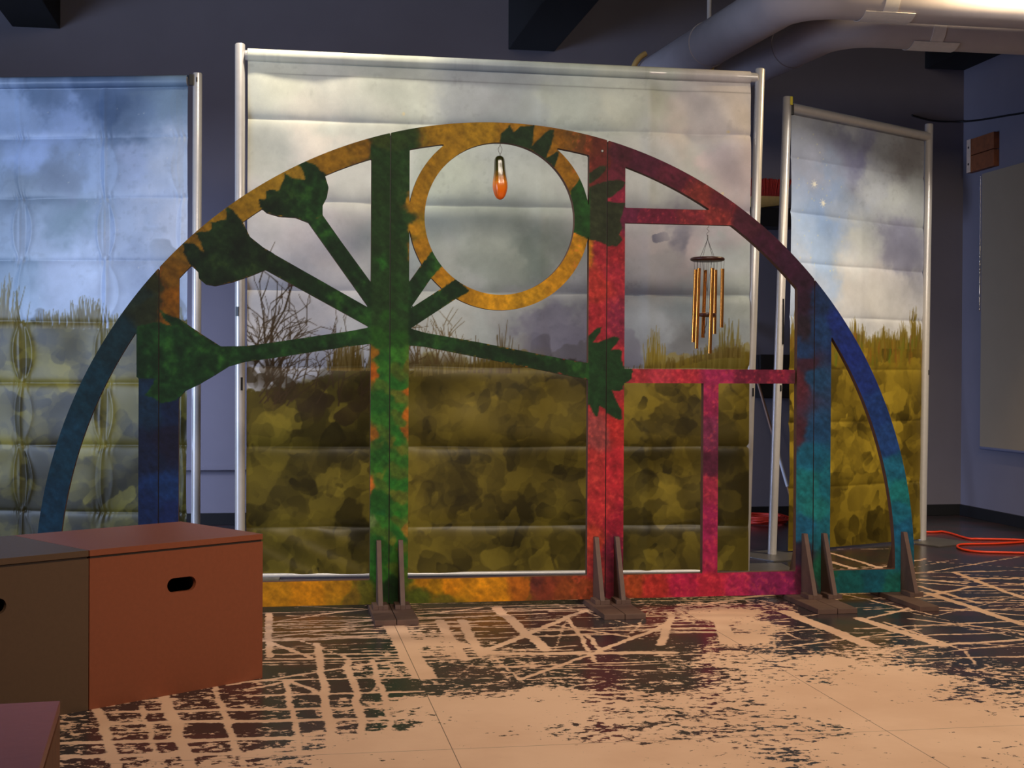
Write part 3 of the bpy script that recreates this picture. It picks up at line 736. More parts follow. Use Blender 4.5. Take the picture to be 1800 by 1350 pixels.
class Canvas:
    """a cloth surface sampled on a fine grid; u along the cloth, v height, colours in 0..255"""

    def __init__(s, u0, u1, v0, v1, h):
        s.u = np.linspace(u0, u1, int((u1 - u0) / h) + 1)
        s.v = np.linspace(v0, v1, int((v1 - v0) / h) + 1)
        s.h = h
        s.U, s.V = np.meshgrid(s.u, s.v)
        s.c = np.zeros(s.U.shape + (3,))

    def win(s, u0, u1, v0, v1):
        i0, i1 = np.searchsorted(s.u, [u0, u1])
        j0, j1 = np.searchsorted(s.v, [v0, v1])
        return slice(j0, j1), slice(i0, i1)

    def blend(s, w, k, color):
        s.c[w] = s.c[w] * (1 - k[..., None]) + np.array(color, float) * k[..., None]

    def dab(s, u, v, a, b, ang, color, alpha, wob=.25, seed=0):
        r = max(a, b) * 1.5
        w = s.win(u - r, u + r, v - r, v + r)
        U, V = s.U[w] - u, s.V[w] - v
        if U.size == 0:
            return
        ca, sa = math.cos(ang), math.sin(ang)
        n1 = fbm(s.U[w] + seed, s.V[w], 11, 3, 300) - .5
        n2 = fbm(s.U[w] + seed, s.V[w] + 7, 11, 3, 305) - .5
        U, V = U + n1 * wob * r, V + n2 * wob * r
        x, y = (U * ca + V * sa) / a, (-U * sa + V * ca) / b
        p = 2.0 + (seed % 3)
        d = (np.abs(x) ** p + np.abs(y) ** p) ** (1 / p)
        d = d + .25 * x * ((seed % 5) - 2) / 2
        k = sstep(1.02, .92, d) * alpha * np.clip(.55 + .45 * (x * ((seed % 2) * 2 - 1) + .3), .15, 1)
        s.blend(w, k, color)

    def line(s, p, q, w0, w1, color, alpha=1.0):
        m = max(w0, w1) + .006
        w = s.win(min(p[0], q[0]) - m, max(p[0], q[0]) + m, min(p[1], q[1]) - m, max(p[1], q[1]) + m)
        U, V = s.U[w], s.V[w]
        if U.size == 0:
            return
        ex, ey = q[0] - p[0], q[1] - p[1]
        t = np.clip(((U - p[0]) * ex + (V - p[1]) * ey) / (ex * ex + ey * ey + 1e-9), 0, 1)
        d = np.hypot(U - p[0] - ex * t, V - p[1] - ey * t)
        wd = (w0 + (w1 - w0) * t) / 2
        s.blend(w, sstep(wd + .003, wd - .002, d) * alpha, color)

    def twig(s, rnd, u, v, ang, ln, wd, color, depth=3):
        p = (u, v)
        n = 4
        for i in range(n):
            ang += rnd.uniform(-.16, .16)
            q = (p[0] + math.cos(ang) * ln / n, p[1] + math.sin(ang) * ln / n)
            s.line(p, q, wd * (1 - .18 * i), wd * (1 - .18 * (i + 1)), color, .9)
            if depth > 0 and i > 0 and rnd.random() < .75:
                s.twig(rnd, q[0], q[1], ang + rnd.choice((-1, 1)) * rnd.uniform(.35, .8), ln * rnd.uniform(.35, .6), wd * .6, color, depth - 1)
            p = q

    def tuft(s, rnd, u, v, wdt, hgt, n, color, jit=18, lean=.2):
        for k in range(n):
            uu = u + rnd.gauss(0, wdt * .45)
            hh = hgt * rnd.uniform(.35, 1.0) * max(.25, 1 - abs(uu - u) / wdt * .5)
            a = math.pi / 2 + rnd.gauss(0, lean) * .6
            c = np.array(color) + rnd.uniform(-jit, jit)
            s.line((uu, v - .03), (uu + math.cos(a) * hh, v + math.sin(a) * hh), rnd.uniform(.006, .012), .002, np.clip(c, 0, 255), .85)

    def sky(s, pts, seed, mix=.68):
        U, V = s.U, s.V
        wx = (fbm(U, V, 4, 5, seed, .62) - .5) * .42
        wv = (fbm(U, V, 4, 5, seed + 10, .62) - .5) * .42
        q = idw(U + wx, V + wv, pts, 3.4, 3e-3)
        pale = np.median(np.array(pts)[:, 2:], 0) * 1.04
        s.c = q * mix + pale * (1 - mix)
        f = fbm(U, V, 4.5, 5, seed + 20, .62)
        s.c *= (1 + (f - .5) * .26)[..., None]
        spots = sstep(.60, .78, fbm(U, V, 30, 3, seed + 30)) * sstep(.50, .64, fbm(U, V, 3, 3, seed + 40))
        s.c *= 1.08 * (1 - .05 * spots)[..., None]

    def field(s, horizon, seed, lo, hi, n, size, darkf):
        """olive brushwork below the horizon(u) line"""
        U, V = s.U, s.V
        hz = horizon(U)
        edge = (fbm(U, V, 30, 3, seed) - .5) * .05
        k = sstep(.006, -.006, V - hz + edge)
        f = fbm(U, V, 3, 5, seed + 1)
        base = np.array(lo) * (1 - f[..., None]) + np.array(hi) * f[..., None]
        s.c = s.c * (1 - k[..., None]) + base * k[..., None]
        rnd = random.Random(seed)
        for i in range(n):
            u = rnd.uniform(s.u[0], s.u[-1])
            top = float(horizon(np.array(u)))
            v = rnd.uniform(s.v[0], top - .05)
            a = size * rnd.choice((.4, .7, 1, 1.4, 2.2)) * rnd.uniform(.7, 1.3)
            b = a * rnd.uniform(.35, .8)
            t = rnd.random()
            d = darkf(u, v)
            if t < .5 + d:
                c = np.array(lo) * rnd.uniform(.35, .9)
            else:
                c = np.array(hi) * rnd.uniform(.9, 1.4)
            s.dab(u, v, a, b, rnd.choice([.9, -.7, 1.3, .4, 1.57, 0, 2.4]) + rnd.uniform(-.4, .4), np.clip(c, 0, 255), rnd.uniform(.2, .6), .5, i)


def cloth(name, b1, b2, cv, disp, top, tilt, label, hem=None, shade=1.0, xoff=None):
    b1, b2 = Vector(b1 + (0,)), Vector(b2 + (0,))
    d = (b2 - b1).normalized()
    n = Vector((d.y, -d.x, 0))
    U, V = cv.U, cv.V
    N = disp(U, V)
    N = N * sstep(top, top - .18, V) * .92 + N * .08
    Zt = V.copy()
    c = cv.c
    # pocket over the top tube
    r = .036
    vc = top - r
    th = np.radians(np.linspace(-96, 165, 22))
    wob = (fbm(U[:1], U[:1] * 0 + 3, 9, 3, 77) - .5) * .006
    cap_v = vc + r * np.sin(th)[:, None] + 0 * U[:1]
    cap_n = .004 + (r + wob) * np.cos(th)[:, None]
    keep = cv.v < vc - r * .97
    U2 = np.concatenate([U[keep], np.repeat(U[:1], len(th), 0)])
    V2 = np.concatenate([Zt[keep], cap_v])
    N2 = np.concatenate([N[keep], cap_n])
    c2 = np.concatenate([c[keep], np.repeat(c[keep][-1:], len(th), 0)])
    if tilt:
        V2 = V2 - tilt * (U2 - U2.min()) * np.clip((V2 - 1.6) / 1.4, 0, 1)
    if xoff is not None:
        U2 = U2 + xoff(U2, V2)
    X = b1.x + d.x * U2 + n.x * N2
    Y = b1.y + d.y * U2 + n.y * N2
    me = grid_mesh(name, X, Y, V2)
    set_color(me, 'paint', lin(np.clip(c2 * shade, 3, 250) / 255.0))
    o = link(name, me, None, [M_vinyl], True)
    tag(o, label, 'backdrop')
    return o


def fold(V, pos, amp, w, U=None, seed=0):
    s = 0
    for i, p in enumerate(pos):
        pp = p if U is None else p + (fbm(U, U * 0 + i, 2.0, 2, 500 + seed) - .5) * .012
        a = amp * (1 if U is None else (.45 + 1.1 * fbm(U, U * 0 + i * 3.1, 3.5, 2, 520 + seed)))
        s = s - a * np.exp(-np.abs(V - pp) / w)
    return s


# ---- main backdrop
def main_backdrop():
    cv = Canvas(.034, 3.0, .022, 3.05, .0052)
    U, V = cv.U, cv.V
    cv.sky(SKY_MAIN, 100, .88)
    rnd = random.Random(11)
    # distant blue-grey trees
    for u, v, a, b in ((1.95, 1.33, .30, .16), (2.15, 1.30, .25, .18), (1.72, 1.30, .12, .14), (2.85, 1.30, .2, .08)):
        cv.dab(u, v, a, b, 0, (116, 116, 138), .55, .22, 3)
    cv.dab(1.73, 1.30, .06, .12, 0, (92, 90, 104), .6, .15, 5)
    cv.dab(2.46, 2.02, .055, .03, .2, (84, 88, 116), .7, .3, 2)

    def hz(u):
        return 1.235 - .16 * sstep(.75, .2, u) + .03 * np.sin(u * 5) + .07 * sstep(2.3, 2.95, u)
    cv.field(hz, 210, (66, 56, 20), (122, 106, 36), 560, .085, lambda u, v: .22 * (u < .9) + .12 * (v < .5) - .05)
    # shrubs at the left
    br = (62, 46, 26)
    for u, v, r in ((.12, 1.15, .10), (.25, 1.08, .13), (.45, 1.04, .13), (.7, 1.02, .12), (.07, 1.28, .06)):
        for q in range(5):
            cv.dab(u + rnd.gauss(0, r * .5), v + rnd.gauss(0, r * .4), r * .6, r * .4, rnd.random() * 3, (58, 44, 22), .8, .6, q)
    for k in range(16):
        cv.twig(rnd, rnd.uniform(.06, .24), 1.22 + rnd.uniform(-.05, .1), math.pi / 2 + rnd.uniform(-.7, .7), rnd.uniform(.15, .38), .010, br, 2)
    for k in range(34):
        cv.twig(rnd, rnd.uniform(.1, .85), 1.06 + rnd.uniform(-.06, .06), math.pi / 2 - .35 + rnd.uniform(-.6, .5), rnd.uniform(.12, .32), .008, (70, 52, 30), 2)
    cv.twig(rnd, .15, 1.30, 1.62, .42, .011, br, 1)
    cv.twig(rnd, .17, 1.32, 1.52, .40, .010, br, 1)
    for p, q in (((.14, 1.36), (.25, 1.56)), ((.25, 1.56), (.29, 1.70))):
        cv.line(p, q, .011, .008, br, .95)
    cv.dab(.285, 1.705, .022, .014, .4, (84, 50, 34), .95, .2, 1)
    cv.dab(.225, 1.63, .014, .008, .3, (74, 54, 34), .9, .2, 1)
    # reeds and small trees along the horizon
    cv.tuft(rnd, .62, 1.24, .16, .20, 70, (112, 90, 40))
    for u in (.93, 1.02, 1.13, 1.24):
        cv.dab(u, 1.27, .045, .07, 1.57, (96, 78, 40), .6, .3, 2)
        for k in range(9):
            cv.twig(rnd, u + rnd.gauss(0, .02), 1.25, math.pi / 2 + rnd.uniform(-.5, .5), rnd.uniform(.1, .24), .006, (96, 78, 44), 1)
    cv.tuft(rnd, 1.52, 1.23, .11, .29, 26, (92, 74, 40), 10)
    cv.tuft(rnd, 1.36, 1.23, .06, .2, 8, (92, 74, 40), 10)
    cv.tuft(rnd, 2.43, 1.24, .06, .26, 40, (132, 116, 44), 14, .12)
    cv.tuft(rnd, 2.88, 1.26, .12, .30, 60, (120, 108, 46), 14, .12)
    cv.tuft(rnd, 2.75, 1.26, .1, .12, 40, (120, 108, 46))
    for k in range(220):
        u = rnd.uniform(.8, 2.95)
        cv.tuft(rnd, u, float(hz(np.array(u))), .02, .05, 2, (110, 94, 40))
    # little star-like glints in the print
    for u, v in ((2.86, 2.68), (2.83, 2.30), (.93, 2.72), (2.36, 2.45)):
        cv.dab(u, v, .009, .009, 0, (225, 205, 150), .8, .2, 1)
    hem = np.exp(-np.abs(V - 2.925) / .003) * sstep(.03, .3, U)
    cv.c *= (1 - .22 * hem)[..., None]

    def disp(u, v):
        d = fold(v, (2.665, 2.19, 1.675, 1.23, .765, .295), .014, .030, u, 1)
        for uc, a in ((1.02, .0035), (2.39, .006), (1.74, .003)):
            d += a * np.exp(-((u - uc) / .035) ** 2) * (.3 + .9 * fbm(u * 0 + uc, v, 3, 2, 41))
        d += (fbm(u, v, 1.6, 3, 42) - .5) * .030
        q = u * .86 + (v - 3) * .5                        # slack pulls from the upper right corner
        d += .010 * np.sin(q * 17) * sstep(1.9, 2.7, u) * sstep(1.9, 2.8, v)
        q2 = u * .8 - (3 - v) * .45
        d += .007 * np.sin(q2 * 14 + 1) * sstep(1.1, .2, u) * sstep(1.7, 2.6, v)
        d += .036 * sstep(2.62, 2.97, u)
        d += .004 * np.sin((u * .5 + v) * 40) * sstep(1.0, .4, u) * sstep(.45, .1, v)
        return d
    o = cloth('painted_backdrop', (-.202, 8.044), (2.80, 7.839), cv, disp, 3.062, .017,
              'large centre printed backdrop of pale clouded sky over olive brush behind the arch')
    a, b = Vector((-.17, 8.042, .016)), Vector((2.775, 7.842, .016))
    obj('hem_rod', tube_bm([a, b], .013, 12), M_alu, o, True, auto=40)


def left_backdrop():
    cv = Canvas(.04, 3.078, .02, 3.06, .0062)
    U, V = cv.U, cv.V
    cv.sky(SKY_LEFT, 130, .95)
    rnd = random.Random(21)

    def hz(u):
        return 1.50 + .03 * np.sin(u * 4 + 1) + .0 * u
    cv.field(hz, 240, (58, 51, 24), (112, 104, 44), 520, .085, lambda u, v: .15 * (v < .45) + .1 * (v > 1.2))
    cv.tuft(rnd, 1.88, 1.5, .14, .34, 60, (104, 92, 44))
    cv.tuft(rnd, 2.42, 1.5, .2, .2, 90, (96, 86, 44))
    cv.tuft(rnd, 2.2, 1.5, .2, .1, 50, (96, 86, 44))
    cv.tuft(rnd, 2.72, 1.5, .18, .09, 70, (110, 100, 50))
    cv.tuft(rnd, 1.1, 1.5, .7, .25, 160, (110, 100, 50))
    for u, v, a, b in ((2.95, 1.9, .1, .16), (3.0, 1.6, .08, .08), (2.99, 1.45, .09, .1)):
        cv.dab(u, v, a, b, .3, (118, 126, 138), .5, .35, 3)
    for k in range(26):
        cv.dab(rnd.uniform(1.8, 3.05), rnd.uniform(1.55, 2.95), .004, .004, 0, (225, 225, 215), .5, .1, 1)

    ver = (1.45, 1.992, 2.536, 3.04, .9, .36)
    hor = (2.675, 2.293, 1.899, 1.508, 1.118, .723, .299)

    def disp(u, v):
        d = fold(v, hor, .009, .020, u, 2)
        hh = np.array(sorted(hor + (3.06, -.05)))
        k = np.clip(np.searchsorted(hh, v) - 1, 0, len(hh) - 2)
        t = (v - hh[k]) / (hh[k + 1] - hh[k])
        lens = np.sin(np.pi * np.clip(t, 0, 1)) ** .7
        for i, uc in enumerate(ver):
            r1 = np.random.RandomState(700 + i).rand(12)[k % 12]
            r2 = np.random.RandomState(740 + i).rand(12)[k % 12]
            wv = .010 + .010 * lens
            off = (r2 - .5) * .05 * lens
            x = u - uc - off + (fbm(u, v, 6, 2, 44) - .5) * .012

            def ridge(x0, w):
                return np.exp(-np.abs(x - x0) / w)
            single = .020 * ridge(0, wv) - .010 * ridge(-.035 * lens, wv) + .006 * ridge(.08 * lens, .018)
            pair = .013 * ridge(-.058 * lens, wv) + .013 * ridge(.062 * lens, wv) + .008 * ridge(-.02 * lens, .008) - .012 * ridge(.02, .03)
            d += np.where(r1 > .55, pair, single) * (.35 + .65 * lens) * (.15 + .8 * r2)
            # puckers where the two folds cross
            d += .004 * np.sin(x * 190) * np.exp(-(x / .05) ** 2) * (1 - lens) ** 2
        d += (fbm(u, v, 1.6, 3, 45) - .5) * .035
        return d
    cloth('painted_backdrop', (-3.54, 9.62), (-.52, 8.86), cv, disp, 3.068, 0,
          'creased printed backdrop at the left edge, blue-lit sky over olive grass')


def right_backdrop():
    cv = Canvas(.105, 1.425, .016, 3.0, .0052)
    U, V = cv.U, cv.V
    cv.sky(SKY_RIGHT, 160, .8)
    rnd = random.Random(31)

    def hz(u):
        return 1.43 - .02 * np.cos(u * 9)
    cv.field(hz, 270, (92, 76, 22), (150, 128, 40), 260, .075, lambda u, v: .22 * (v < .4) - .12 * (v > .7))
    for u, hgt, n, w in ((.72, .2, 40, .08), (.80, .14, 30, .06), (1.03, .14, 40, .08), (1.22, .17, 40, .06), (1.33, .31, 46, .04), (1.39, .2, 30, .04), (.16, .22, 50, .06), (.5, .1, 50, .12), (.93, .08, 40, .08), (1.12, .1, 40, .06)):
        cv.tuft(rnd, u, 1.42, w, hgt, n, (112, 96, 34), 16, .12)
    for k in range(120):
        u = rnd.uniform(.1, 1.42)
        cv.dab(u, 1.38 + rnd.gauss(0, .06), .012, .05, 0, (118 + rnd.uniform(-40, 26), 98 + rnd.uniform(-32, 20), 32), .5, .3, k)
    for u, v in ((.325, 2.49), (.408, 2.369)):
        for a in (0, .78, 1.57, 2.36):
            cv.line((u - .03 * math.cos(a), v - .03 * math.sin(a)), (u + .03 * math.cos(a), v + .03 * math.sin(a)), .003, .003, (235, 232, 215), .8)
        cv.dab(u, v, .015, .015, 0, (245, 242, 228), .95, .1, 1)
    for k in range(40):
        cv.dab(rnd.uniform(.15, .6), rnd.uniform(1.9, 2.85), .005, .005, 0, (225, 218, 160), .6, .1, 1)

    def disp(u, v):
        d = fold(v, (2.65, 2.28, 1.95, 1.585, 1.235, .87, .43), .009, .022, u, 3)
        d += .004 * np.exp(-((u - .78) / .03) ** 2) * (.4 + .8 * fbm(u * 0, v, 3, 2, 47))
        d += (fbm(u, v, 1.8, 3, 48) - .5) * .03
        return d
    cloth('painted_backdrop', (3.28, 8.62), (4.61, 9.2), cv, disp, 3.005, .042,
          'narrow printed backdrop at the right, starry sky over olive grass, behind the blue arch leg')


main_backdrop()
left_backdrop()
right_backdrop()


def stand(label, poles, bar, plates, slots, clips=()):
    c = Vector((poles[0][0][0] + poles[1][0][0], poles[0][0][1] + poles[1][0][1], 0)) / 2
    t = thing('backdrop_stand', label, 'stand', c)
    inv = Matrix.Translation(-c)

    def ch(o, p=None):
        o.parent = p or t
        if not p:
            o.matrix_parent_inverse = inv
        return o
    ps = []
    for (b, tp) in poles:
        b = Vector(b) + Vector((0, 0, .0085))
        tp = Vector(tp)
        dirv = (tp - b)
        r = .029
        pts = [b, b + dirv * .25, b + dirv * .5, tp - dirv.normalized() * .006, tp]
        bm = tube_bm(pts, [r, r, r, r, r - .004], 28)
        ps.append(ch(obj('pole', bm, M_alu, None, True, auto=40)))
    ch(obj('crossbar', tube_bm(bar, .029, 20), M_alu, None, True, auto=40))
    for (x, y, rz, s) in plates:
        bm = box_bm(-s / 2, s / 2, -s / 2, s / 2, 0, .008, M=Matrix.Translation((x, y, 0)) @ Matrix.Rotation(rz, 4, 'Z'))
        ch(obj('base_plate', bm, M_steel, None, bevel=.002))
    for (pi, f, ang, hgt, wd) in slots:
        b, tp = Vector(poles[pi][0]), Vector(poles[pi][1])
        ax = (tp - b).normalized()
        q = b + (tp - b) * f
        Mx = Matrix.Translation(q) @ ax.to_track_quat('Z', 'Y').to_matrix().to_4x4() @ Matrix.Identity(4)
        dirc = Vector((math.sin(ang), -math.cos(ang), 0))
        bm = box_bm(-wd / 2, wd / 2, -.004, .004, -hgt / 2, hgt / 2,
                    M=Matrix.Translation(q + dirc * .0275) @ Matrix.Rotation(ang, 4, 'Z'))
        ch(obj('slot', bm, M_black, None), ps[pi])
    for (p, sx, sy, sz, m, nm) in clips:
        bm = box_bm(-sx, sx, -sy, sy, -sz, sz, M=Matrix.Translation(p))
        ch(obj(nm, bm, m, None, bevel=.004))
    return t


M_yellow = mat('yellow_tape', rgb(214, 196, 40), 0.5)
stand('tall aluminium pipe stand holding the large centre backdrop',
      [((-.202, 8.044, 0), (-.213, 8.045, 3.088)), ((2.778, 7.840, 0), (2.851, 7.828, 3.029))],
      [(-.182, 8.036, 3.022), (2.83, 7.827, 2.974)],
      [(-.202, 8.05, -.07, .46), (2.90, 7.98, -.07, .46)],
      [(0, .365, .35, .075, .012), (0, .50, -.55, .055, .02), (0, .70, -.5, .02, .02), (1, .36, .3, .05, .01)])
stand('aluminium pipe stand holding the creased backdrop at the left edge',
      [((-3.56, 9.62, 0), (-3.56, 9.62, 3.1)), ((-.50, 8.872, 0), (-.498, 8.872, 3.085))],
      [(-3.54, 9.61, 3.03), (-.56, 8.868, 3.03)],
      [(-3.56, 9.62, -.24, .46), (-.50, 8.872, -.24, .46)],
      [(1, .985, -.1, .03, .008)],
      [((-.537, 8.852, 3.035), .012, .014, .035, M_black, 'end_clip')])
stand('aluminium pipe stand holding the narrow backdrop at the right',
      [((3.239, 8.604, 0), (3.319, 8.591, 3.031)), ((4.599, 9.198, 0), (4.625, 9.193, 3.006))],
      [(3.34, 8.614, 2.966), (4.61, 9.178, 2.912)],
      [(3.24, 8.56, .41, .42), (4.65, 9.11, .41, .40)],
      [(0, .51, .45, .30, .014), (0, .365, .4, .04, .012), (1, .405, .6, .035, .008)],
      [((3.349, 8.585, 2.945), .011, .012, .035, M_black, 'end_clip'), ((3.336, 8.562, 3.0), .009, .004, .028, M_yellow, 'yellow_tag')])

# ------------------------------------------------------------------ storage boxes


def stadium(cx, cz, hw, hh, k=10):
    p = []
    for i in range(k + 1):
        a = -math.pi / 2 + math.pi * i / k
        p.append((cx + hw - hh + hh * math.cos(a), cz + hh * math.sin(a)))
    for i in range(k + 1):
        a = math.pi / 2 + math.pi * i / k
        p.append((cx - hw + hh + hh * math.cos(a), cz + hh * math.sin(a)))
    return p


def holed_panel(bm, w, z0, z1, y0, y1, hole):
    """vertical panel between y0 and y1 with a hand slot"""
    outer = [(0, z0), (w, z0), (w, z1), (0, z1)]
    loops = []
    for y in (y0, y1):
        ls = []
        es = []
        for loop in (outer, hole):
            vs = [bm.verts.new((x, y, z)) for x, z in loop]
            es += [bm.edges.new((vs[i], vs[(i + 1) % len(vs)])) for i in range(len(vs))]
            ls.append(vs)
        bmesh.ops.triangle_fill(bm, use_beauty=True, edges=es)
        loops.append(ls)
    for k in (0, 1):
        a, b = loops[0][k], loops[1][k]
        for i in range(len(a)):
            j = (i + 1) % len(a)
            bm.faces.new((a[i], a[j], b[j], b[i]))


def storage_box(label, loc, rz, m, lid_m, group=None, w=.73, d=.60, h=.565):
    t = thing('storage_box', label, 'box', loc, rz, group)
    th = .018
    top = h - .030
    bm = bmesh.new()
    hole = stadium(w / 2 + .005, .405, .061, .0265)
    holed_panel(bm, w, 0, top, 0, th, hole)
    holed_panel(bm, w, 0, top, d - th, d, stadium(w / 2 - .005, .405, .061, .0265))
    add_box(bm, 0, th, th + .0004, d - th - .0004, 0, top)
    add_box(bm, w - th, w, th + .0004, d - th - .0004, 0, top)
    add_box(bm, th, w - th, th, d - th, .01, .028)
    obj('body', bm, m, t)
    bm = box_bm(.004, w - .004, .004, d - .004, top, top + .008)
    obj('lid_rim', bm, M_lid_line, t)  # rim coloured dark to draw the shadow line under the lid
    obj('lid', box_bm(0, w, 0, d, top + .008, h), lid_m, t, bevel=.0015)
    return t


A35 = math.radians(35)
c35, s35 = math.cos(A35), math.sin(A35)
fl = (-.647, 5.0)
storage_box('reddish brown wooden box with a hand slot and lid, nearest the arch', (fl[0], fl[1], 0), A35, M_brown, M_brown)
storage_box('darker umber wooden box butted against the reddish brown box at the left edge',
            (fl[0] - .734 * c35, fl[1] - .734 * s35, 0), A35, M_umber, M_umber)
storage_box('rose-topped wooden box low in the bottom left corner, nearest the camera',
            (-.407 - .73 * math.cos(.08) + .6 * math.sin(.08), 2.728 - .73 * math.sin(.08) - .6 * math.cos(.08), 0), .08, M_ply, M_rose)

# ------------------------------------------------------------------ glass chili ornament
M_chili = bpy.data.materials.new('blown_glass')
M_chili.use_nodes = True
nt = M_chili.node_tree
b = nt.nodes['Principled BSDF']
tc = nt.nodes.new('ShaderNodeTexCoord')
sp = nt.nodes.new('ShaderNodeSeparateXYZ')
nt.links.new(tc.outputs['Object'], sp.inputs[0])
nz = nt.nodes.new('ShaderNodeTexNoise')
nz.inputs['Scale'].default_value = 30
nt.links.new(tc.outputs['Object'], nz.inputs['Vector'])
ad = nt.nodes.new('ShaderNodeMath')
ad.operation = 'MULTIPLY_ADD'
ad.inputs[1].default_value = .06
nt.links.new(nz.outputs['Fac'], ad.inputs[0])
nt.links.new(sp.outputs['Z'], ad.inputs[2])
cr = nt.nodes.new('ShaderNodeValToRGB')
mr = nt.nodes.new('ShaderNodeMapRange')
mr.inputs['From Min'].default_value = -.20
mr.inputs['From Max'].default_value = .03
nt.links.new(ad.outputs[0], mr.inputs['Value'])
nt.links.new(mr.outputs[0], cr.inputs[0])
e = cr.color_ramp.elements
e[0].position, e[0].color = 0.0, rgb(226, 84, 14)
e[1].position, e[1].color = 1.0, rgb(44, 44, 14)
for p_, c_ in ((.38, rgb(240, 116, 20)), (.52, rgb(228, 130, 28)), (.66, rgb(120, 84, 20)), (.8, rgb(64, 62, 18))):
    x = e.new(p_)
    x.color = c_
nt.links.new(cr.outputs[0], b.inputs['Base Color'])
b.inputs['Roughness'].default_value = .2
b.inputs['Coat Weight'].default_value = .2
b.inputs['Transmission Weight'].default_value = .0

t = thing('glass_ornament', 'orange and green blown glass drop hanging inside the orange ring', 'ornament', (1.127, 6.92, 2.375))
bm = bmesh.new()
prof = [(.004, -.064), (.016, -.066), (.024, -.075), (.027, -.09), (.028, -.12), (.030, -.15), (.036, -.185), (.0395, -.21), (.038, -.235), (.030, -.265), (.018, -.283), (.004, -.289)]
rings = []
for r, z in prof:
    rings.append([bm.verts.new((r * (1 + .05 * math.cos(5 * a + z * 8)) * math.cos(a) + .003 * math.sin(z * 20), r * (1 + .05 * math.cos(5 * a + z * 8)) * math.sin(a), z)) for a in [2 * math.pi * k / 40 for k in range(40)]])
for i in range(len(prof) - 1):
    for k in range(40):
        bm.faces.new((rings[i][k], rings[i + 1][k], rings[i + 1][(k + 1) % 40], rings[i][(k + 1) % 40]))
bm.faces.new(rings[0])
bm.faces.new(rings[-1][::-1])
# object coordinates for the colour run along the drop
for v in bm.verts:
    v.co.z += .085
o = obj('glass_drop', bm, M_chili, t, True)
o.location = (0, 0, -.085)
md = o.modifiers.new('sub', 'SUBSURF')
md.levels = md.render_levels = 1
bm = bmesh.new()
for s in (-1, 1):
    add_tube(bm, smooth_path([(0, 0, 0), (s * .002, 0, -.012), (s * .010, 0, -.028), (s * .006, 0, -.046), (0, 0, -.056), (-s * .002, 0, -.066)], 6), .0014, 6)
obj('wire_hook', bm, M_steel, t, True)

# ------------------------------------------------------------------ wind chime
t = thing('wind_chime', 'wind chime of six copper tubes hanging in the crimson window', 'wind chime', (2.237, 6.92, 1.985))
bm = tube_bm(smooth_path([(0, 0, 0), (.006, 0, -.010), (-.004, 0, -.022), (.008, 0, -.034), (0, 0, -.042), (-.005, 0, -.050), (0, 0, -.06)], 6), .0014, 6)
add_tube(bm, [(0, 0, -.055), (0, 0, -.078)], .003, 8)
obj('hook', bm, M_steel, t, True)
zd = -.182
bm = bmesh.new()
for k in range(4):
    a = k * math.pi / 2 + .3
    add_tube(bm, [(0, 0, -.076), (.046 * math.cos(a), .046 * math.sin(a), zd + .009)], .0011, 5)
obj('hanging_cord', bm, M_cord, t)
o = obj('top_disc', lathe_bm([(.078, zd - .011), (.088, zd - .007), (.091, zd), (.088, zd + .006), (.080, zd + .009), (.02, zd + .008)], 40), M_wood_dark, t, True, auto=50)
tubes = [(-.060, -.045, .42, -.205), (-.050, .045, .385, -.207), (.004, -.072, .446, -.204), (.012, .072, .36, -.207), (.058, .040, .34, -.207), (.070, -.040, .308, -.205)]
for (x, y, L, z) in tubes:
    sl = -.012 if x < .03 else -.004
    z0 = zd - .052
    bm = tube_bm([(x, y, z0), (x + sl, y, z0 - L)], .0098, 20)
    tb = obj('chime_tube', bm, M_bronze, t, True, auto=40)
    bm = bmesh.new()
    for s in (-1, 1):
        add_tube(bm, [(x + s * .009, y, zd - .008), (x + s * .006, y, z0 - .012)], .0009, 5)
    obj('tube_cord', bm, M_cord, tb)
zs = -.475
o = obj('striker', lathe_bm([(.03, zs - .011), (.044, zs - .008), (.047, zs), (.044, zs + .008), (.03, zs + .011)], 32), M_wood_dark, t, True, auto=50)
bm = bmesh.new()
for k in range(3):
    a = k * 2.09 + .4
    add_tube(bm, [(.03 * math.cos(a), .03 * math.sin(a), zd - .008), (0, 0, zs + .12)], .0009, 5)
add_tube(bm, [(0, 0, zs + .12), (0, 0, zs - .01)], .0009, 5)
obj('striker_cord', bm, M_cord, t)
bm = tube_bm(smooth_path([(0, 0, zs - .008), (-.004, 0, zs - .05), (-.012, 0, zs - .075), (-.010, 0, zs - .09), (-.018, 0, zs - .11)], 5), [.002] * 21, 6)
obj('sail_cord', bm, M_cord, t)

# ------------------------------------------------------------------ ceiling pipes


